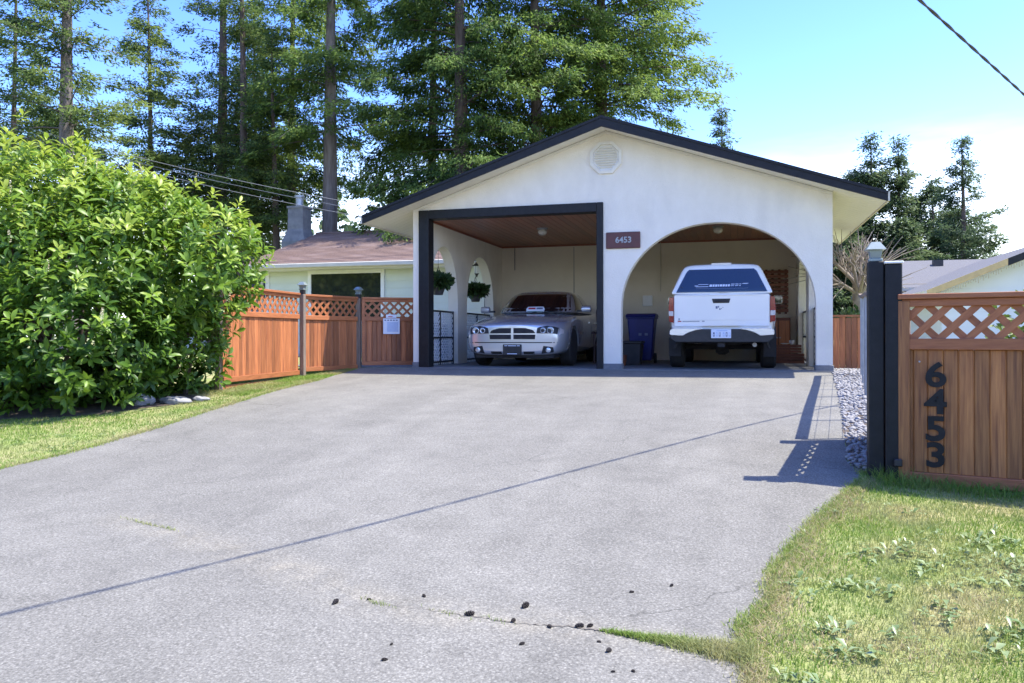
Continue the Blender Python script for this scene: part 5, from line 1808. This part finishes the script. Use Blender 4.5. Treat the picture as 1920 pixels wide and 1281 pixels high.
def plain_shrub(name, label, loc, n, rad, size, seed, mat, shape, cat='shrub'):
    t = empty(name, loc)
    tag(t, label, cat)
    v, f, tn = leaf_blob(n, (0, 0, rad * shape[2]), rad, size, seed, .2, shape)
    link_mesh('foliage', fast_mesh('foliage', v, f, tn), M[mat], t)
    mb = MB()
    r_ = random.Random(seed)
    for k in range(8):
        a = r_.uniform(0, 6.28)
        mb.tube([(0, 0, -.05), (math.cos(a) * rad * .3, math.sin(a) * rad * .3, rad * shape[2]), (math.cos(a) * rad * .6, math.sin(a) * rad * .6, rad * shape[2] * 1.5)], [.015, .01, .005], 5)
    mb.build('stems', M['bark'], t)
    return t
plain_shrub('green_shrub', 'dark green shrub behind the low cedar fence', (1.95, 2.1, 0), 900, .42, .09, 61, 'basket_leaf', (1, .9, 1.25))
plain_shrub('garden_shrub', 'low green shrub behind the front lattice railing on the left', (-6.5, 1.9, 0), 900, .42, .12, 62, 'basket_leaf', (1, 1.2, 1.0))
plain_shrub('fern_clump', 'dark green clump behind the rear lattice railing on the left', (-6.6, 3.9, 0), 900, .42, .13, 65, 'basket_leaf', (1, 1.2, .95))
plain_shrub('reddish_shrub', 'dull reddish shrub glimpsed beyond the fence left of the bungalow', (-15.4, 8.4, 0), 900, .9, .16, 63, 'brown_chair', (1.2, 1, 1.1))
plain_shrub('pale_shrub', 'yellow-green shrub beyond the gate lattice', (4.4, -1.0, 0), 1100, .8, .12, 64, 'light_leaf', (1.4, 1, .8))

# bare pollarded tree behind the carport's right corner
def pollard():
    r_ = random.Random(12)
    t = empty('pollarded_tree', (2.25, 3.1, 0))
    tag(t, 'bare pollarded tree with pale radiating branches behind the black gate post', 'tree')
    MB().tube([(0, 0, -.1), (.02, 0, .7), (-.02, .02, 1.25), (0, 0, 1.5)], [.11, .10, .10, .13], 12).build('trunk', M['twig_pale'], t, True)
    tw = MB()
    for k in range(15):
        a = 2 * math.pi * k / 15 + r_.uniform(-.2, .2)
        L_ = r_.uniform(.4, .75)
        e = r_.uniform(.1, 1.3)
        p0 = Vector((0, 0, r_.uniform(1.25, 1.5)))
        dirv = Vector((math.cos(a) * math.cos(e), math.sin(a) * math.cos(e), math.sin(e)))
        p1 = p0 + dirv * L_ * .5 + Vector((0, 0, .05))
        p2 = p0 + dirv * L_ + Vector((0, 0, .10))
        MB().tube([p0, p1, p2], [.042, .03, .026], 7).build('limb', M['twig_pale'], t, True)
        for j in range(13):
            d2 = (dirv + Vector((r_.gauss(0, .5), r_.gauss(0, .5), r_.gauss(.15, .4)))).normalized()
            s_ = p1.lerp(p2, r_.uniform(.3, 1))
            L2 = r_.uniform(.3, .85)
            tw.tube([s_, s_ + d2 * L2 * .5 + Vector((0, 0, .03)), s_ + d2 * L2], [.011, .008, .004], 5)
    tw.build('twigs', M['twig_pale'], t, True)['kind'] = 'stuff'
pollard()

# ================================================================== GRASS
def inside_left(x, y):
    return x < np.interp(y, LE[:, 0], LE[:, 1]) + .02
def inside_right(x, y):
    return x > np.interp(y, RE[:, 0], RE[:, 1]) - .03
def blades(P, h, w, r, T, spread=.45):
    n = len(P)
    a = r.uniform(0, 6.28, n)
    s = np.stack([np.cos(a), np.sin(a), 0 * a], 1)
    lean = r.normal(0, spread, (n, 2))
    tip = P + np.stack([lean[:, 0] * h, lean[:, 1] * h, h], 1)
    mid = P + np.stack([lean[:, 0] * h * .3, lean[:, 1] * h * .3, h * .6], 1)
    w_ = w[:, None]
    v = np.stack([P - s * w_, P + s * w_, mid + s * w_ * .7, tip, mid - s * w_ * .7], 1).reshape(-1, 3)
    b = np.arange(n)[:, None] * 5
    f = np.concatenate([b + np.array([[0, 1, 2]]), b + np.array([[0, 2, 4]]), b + np.array([[4, 2, 3]])])
    return v, f, np.repeat(T, 5)
def grass():
    r = np.random.default_rng(91)
    Ps, H, W, T = [], [], [], []
    def field(n, xr_, yr_, cond, hm, wm, tshift=0.0):
        x = r.uniform(*xr_, n); y = r.uniform(*yr_, n)
        k = cond(x, y)
        x, y = x[k], y[k]
        z = g(y)
        Ps.append(np.stack([x, y, z], 1))
        cl = .5 + .5 * np.sin(x * 3.1 + np.cos(y * 2.3) * 2) * np.cos(y * 2.7 + x)
        H.append(hm * r.uniform(.5, 1.3, len(x)) * (.75 + .5 * cl))
        W.append(wm * r.uniform(.6, 1.2, len(x)))
        T.append(np.clip(r.normal(.5 + tshift, .2, len(x)) + .2 * (cl - .5), 0, 1))
    # right lawn
    field(125000, (-.1, 3.2), (-11.2, -7.1), inside_right, .026, .0018, -.03)
    field(30000, (-.1, 5.5), (-12.4, -6.9), inside_right, .030, .0024)
    # longer tufts along the foot of the gate
    field(9000, (.9, 3.3), (-8.05, -7.15), lambda x, y: np.abs(y - (-7.30 - (x - 1.07) * .268)) < .16, .085, .0028, -.15)
    # left lawn strip
    field(70000, (-9.5, -5.4), (-9.2, -3.4), lambda x, y: inside_left(x, y) & (((x + 8.4) / 2.0) ** 2 + ((y + 5.05) / 1.35) ** 2 > 1), .024, .0030, -.12)
    field(26000, (-7.6, -6.1), (-4.2, -.3), inside_left, .035, .004, -.08)
    field(20000, (-14, -8.5), (-10, -3), inside_left, .045, .006, -.05)
    # behind the fences
    field(12000, (1.8, 8), (-6.6, 6), lambda x, y: x > 1.9 + (y + 6) * .02, .06, .010, .1)
    # ragged driveway edges
    for E_, sg_ in ((RE, 1), (LE, -1)):
        yy = r.uniform(-10.6, -7.1 if sg_ > 0 else -2.0, 5200)
        xx = np.interp(yy, E_[:, 0], E_[:, 1]) + r.normal(0, .028, len(yy))
        Ps.append(np.stack([xx, yy, g(yy) + .006], 1))
        H.append(r.uniform(.012, .04, len(yy))); W.append(r.uniform(.0015, .003, len(yy))); T.append(np.clip(r.normal(.75, .2, len(yy)), 0, 1))
    # tongue of grass growing in the joint
    n = 5200
    u = r.random(n) ** .6
    xx = -.54 + u * .60
    yy = -9.985 - .10 * u + r.normal(0, 1, n) * (.006 + .040 * u ** 1.3)
    Ps.append(np.stack([xx, yy, g(yy) + .008], 1))
    H.append(r.uniform(.012, .042, n) * (.5 + .6 * u)); W.append(r.uniform(.0012, .0024, n)); T.append(np.clip(r.normal(.6, .25, n), 0, 1))
    # sparse wisps further along the joint
    for c_, m_, s_ in (((-1.54, -9.93), 60, .05), ((-1.2, -9.965), 30, .06), ((-3.5, -9.11), 120, .09), ((-3.25, -9.18), 60, .05), ((-.98, -9.98), 25, .05)):
        xx = r.normal(c_[0], s_, m_); yy = c_[1] + (xx - c_[0]) * -.3 + r.normal(0, .008, m_)
        Ps.append(np.stack([xx, yy, g(yy) + .01], 1))
        H.append(r.uniform(.006, .02, m_)); W.append(r.uniform(.0012, .002, m_)); T.append(np.clip(r.normal(.55, .2, m_), 0, 1))
    P = np.concatenate(Ps); v, f, tn = blades(P, np.concatenate(H), np.concatenate(W), r, np.concatenate(T), .6)
    o = link_mesh('grass', fast_mesh('grass', v, f, tn), M['grass_leaf'])
    tag(o, 'short patchy lawn grass on both sides of the driveway', 'grass', kind='stuff')
grass()
def fringe():
    r = np.random.default_rng(92)
    Ps = []
    for E_, sg_, n, y1 in ((RE, 1, 6500, -7.25), (LE, -1, 4500, -2.0)):
        yy = r.uniform(-10.7, y1, n)
        dd = np.abs(r.normal(0, .085, n)) * (.6 + .6 * np.sin(yy * 3.7) ** 2)
        xx = np.interp(yy, E_[:, 0], E_[:, 1]) + sg_ * (dd - .02)
        Ps.append(np.stack([xx, yy, g(yy) + .006], 1))
    for c_ in ((.62, -8.2), (.35, -9.0), (1.3, -9.35), (.75, -9.9), (1.9, -9.05), (.25, -9.9)):
        m_ = 500
        yy = r.normal(c_[1], .13, m_); xx = r.normal(c_[0], .16, m_)
        k = inside_right(xx, yy)
        Ps.append(np.stack([xx[k], yy[k], g(yy[k])], 1))
    P = np.concatenate(Ps); n = len(P)
    v, f, tn = blades(P, r.uniform(.010, .034, n), r.uniform(.0012, .0026, n), r, np.clip(r.normal(.45, .3, n), 0, 1), 1.1)
    o = link_mesh('dry_grass', fast_mesh('dry_grass', v, f, tn), M['straw'])
    tag(o, 'dry straw-coloured grass fringe along the asphalt edges', 'grass', kind='stuff')
fringe()
def weeds():
    r = np.random.default_rng(17)
    V, F_, T = [], [], []
    cs = [(1.35, -8.55, .30, 26), (1.75, -8.9, .26, 20), (1.15, -9.0, .22, 14), (.75, -8.65, .2, 9), (.55, -9.25, .14, 7), (.95, -9.6, .24, 16), (1.3, -9.75, .2, 10), (.38, -9.75, .08, 4), (.45, -10.0, .10, 5), (1.75, -9.4, .25, 14), (.2, -10.25, .06, 3), (2.2, -8.6, .4, 18), (-6.3, -7.2, .4, 10), (.75, -8.0, .2, 5)]
    b = 0
    for cx, cy, s_, m_ in cs:
        for i in range(int(m_ * 1.5)):
            x, y = r.normal(cx, s_), r.normal(cy, s_ * .55)
            if not (inside_right(np.array(x), np.array(y)) or inside_left(np.array(x), np.array(y))): continue
            z = float(g(y)) + .012
            for k in range(r.integers(8, 14)):
                a = r.uniform(0, 6.28)
                l = r.uniform(.02, .055) * (.5 + .9 * (i % 3) / 2); w = l * r.uniform(.12, .26)
                e = r.uniform(.05, .9)
                d = np.array([math.cos(a) * math.cos(e), math.sin(a) * math.cos(e), math.sin(e)])
                s1 = np.array([-math.sin(a), math.cos(a), 0])
                p = np.array([x + r.normal(0, .035), y + r.normal(0, .03), z + r.uniform(0, .012)])
                q = [p, p + d * l * .5 + s1 * w + [0, 0, w * .4], p + d * l - [0, 0, l * .22], p + d * l * .5 - s1 * w + [0, 0, w * .4], p + d * l * .5]
                V += q
                F_ += [(b, b + 1, b + 4), (b + 1, b + 2, b + 4), (b + 2, b + 3, b + 4), (b + 3, b, b + 4)]
                T += [r.random()] * 5
                b += 5
    o = link_mesh('lawn_weeds', fast_mesh('lawn_weeds', V, F_, T), M['weed_leaf'])
    tag(o, 'patches of broad-leaved weeds in the right lawn', 'weeds', kind='stuff')
weeds()

# ================================================================== SMALL THINGS
def cone_mesh():
    mb = MB()
    n = 0
    for k in range(30):
        a = k * 2.4
        u = k / 30
        rad = .013 * math.sin(math.pi * (.15 + .8 * u)) + .003
        c_ = Vector((math.cos(a) * rad * .55, math.sin(a) * rad * .55, (u - .5) * .055))
        m3 = Matrix.Rotation(a, 3, 'Z') @ Matrix.Rotation(R(-35), 3, 'Y')
        mb.box(c_, (rad * 1.25, .011, .0035), m3)
    mb.tube([(0, 0, -.027), (0, 0, .027)], [.004, .004], 6)
    return mb.mesh('pine_cone')
cmesh = cone_mesh(); cmesh.materials.append(M['cone'])
CN = [((-1.73, -9.97), 1.0), ((-1.37, -9.81), .62), ((-.89, -9.82), 1.15), ((-.46, -9.55), .55), ((-.29, -9.43), .6), ((-1.28, -10.43), .62), ((-1.31, -10.3), .4), ((-.81, -10.18), .6), ((-.47, -10.16), .8), ((-.52, -10.09), .45), ((-.43, -10.32), .4), ((-.36, -10.3), .45), ((-.9, -9.98), .8), ((-.74, -10.0), .7), ((-.62, -9.97), .95), ((-1.1, -9.96), 1.1), ((-.58, -9.955), .7), ((-1.6, -9.9), .5)]
for (x, y), s in CN:
    o = link_mesh('pine_cone', cmesh, None, None, (x, y, float(g(y)) + .010 + .007 * s))
    o.rotation_euler = (R(90 + random.uniform(-12, 12)), 0, random.uniform(0, 6.28))
    o.scale = (s * .68,) * 3
    if (x, y) == (-.89, -9.82): lab = 'largest dark pine cone, lying alone just beyond the middle of the joint'
    elif (x, y) == (-1.73, -9.97): lab = 'leftmost pine cone, beside the start of the dark joint'
    elif (x, y) in ((-.46, -9.55), (-.29, -9.43)): lab = ('right' if x > -.4 else 'left') + ' one of the two small pine cones farthest up the driveway, near the right lawn'
    elif (x, y) in ((-1.37, -9.81), (-1.6, -9.9)): lab = 'small pine cone just beyond the joint, a little right of the leftmost cone' if x > -1.5 else 'tiny pine cone at the left end of the green wisp in the joint'
    elif y < -10.4: lab = 'pine cone nearest the viewer, lowest in the picture'
    elif (x, y) == (-1.31, -10.3): lab = 'tiny pine cone just above the lowest cone on the street side of the joint'
    elif (x, y) == (-.81, -10.18): lab = 'lone small pine cone below the middle of the joint'
    elif (x, y) == (-.47, -10.16): lab = 'larger pine cone below the left tip of the grass tongue'
    elif y < -10.05: lab = 'tiny pine cone on the street side below the grass tongue'
    else: lab = 'dark pine cone lodged in the joint across the asphalt'
    tag(o, lab, 'pine cone', 'pine cones on the driveway')
for (x, y, s, lab) in ((-6.55, -4.98, (.20, .13, .06), 'flat pale rock at the foot of the laurel'), (-6.9, -5.15, (.15, .12, .10), 'rounded grey rock half under the laurel'), (-6.40, -4.72, (.11, .08, .04), 'small flat rock between laurel and fence')):
    bm = bmesh.new()
    bmesh.ops.create_icosphere(bm, subdivisions=3, radius=1)
    rr = np.random.default_rng(int(abs(x * 100)))
    off = rr.uniform(0, 9, 3)
    for v in bm.verts:
        q = v.co
        k = 1 + .16 * math.sin(q.x * 3 + off[0]) * math.cos(q.y * 4 + off[1]) + .08 * math.sin(q.z * 7 + off[2] + q.x * 5)
        v.co = Vector((q.x * s[0] * k, q.y * s[1] * k, q.z * s[2] * k))
    me = bpy.data.meshes.new('rock'); bm.to_mesh(me); bm.free()
    for p in me.polygons: p.use_smooth = True
    o = link_mesh('rock', me, M['stone'], None, (x, y, float(g(y)) + s[2] * .4))
    tag(o, lab, 'rock')

# overhead cables
def cable(name, label, A, B, sag, rad, n=40, twist=False, group=None):
    A, B = Vector(A), Vector(B)
    mb = MB()
    def P(u): return A.lerp(B, u) - Vector((0, 0, sag * 4 * u * (1 - u)))
    if twist:
        n = 420
        for ph in (0, math.pi):
            pts = []
            for i in range(n + 1):
                u = i / n
                a = u * 2 * math.pi * 44 + ph
                pts.append(P(u) + Vector((math.cos(a) * rad * .8, 0, math.sin(a) * rad * .8)))
            mb.tube(pts, rad, 5)
    else:
        mb.tube([P(i / n) for i in range(n + 1)], rad, 5)
    o = mb.build(name, M['wire' if twist else 'pale_wire'], None, True)
    tag(o, label, 'cable', group)
    return o
d_ = Vector((1.62, 2.73, -.15))
c0 = Vector((2.14, -4.73, 3.32))
cable('overhead_cable', 'thick twisted black service cable crossing the upper right sky', c0 - d_ * 5.5, c0 + d_ * 4.2, 0.0, .0085, twist=True)
for k, (za, zb) in enumerate(((7.55, 3.75), (7.4, 3.6), (7.2, 3.42))):
    cable('utility_wire', ('uppermost', 'middle', 'lowest')[k] + ' of three thin wires sloping down behind the laurel to the roof', (-24.5, 5.2, za + .6), (-7.8, 6.6, zb), .35, .008, group='utility wires on the left')
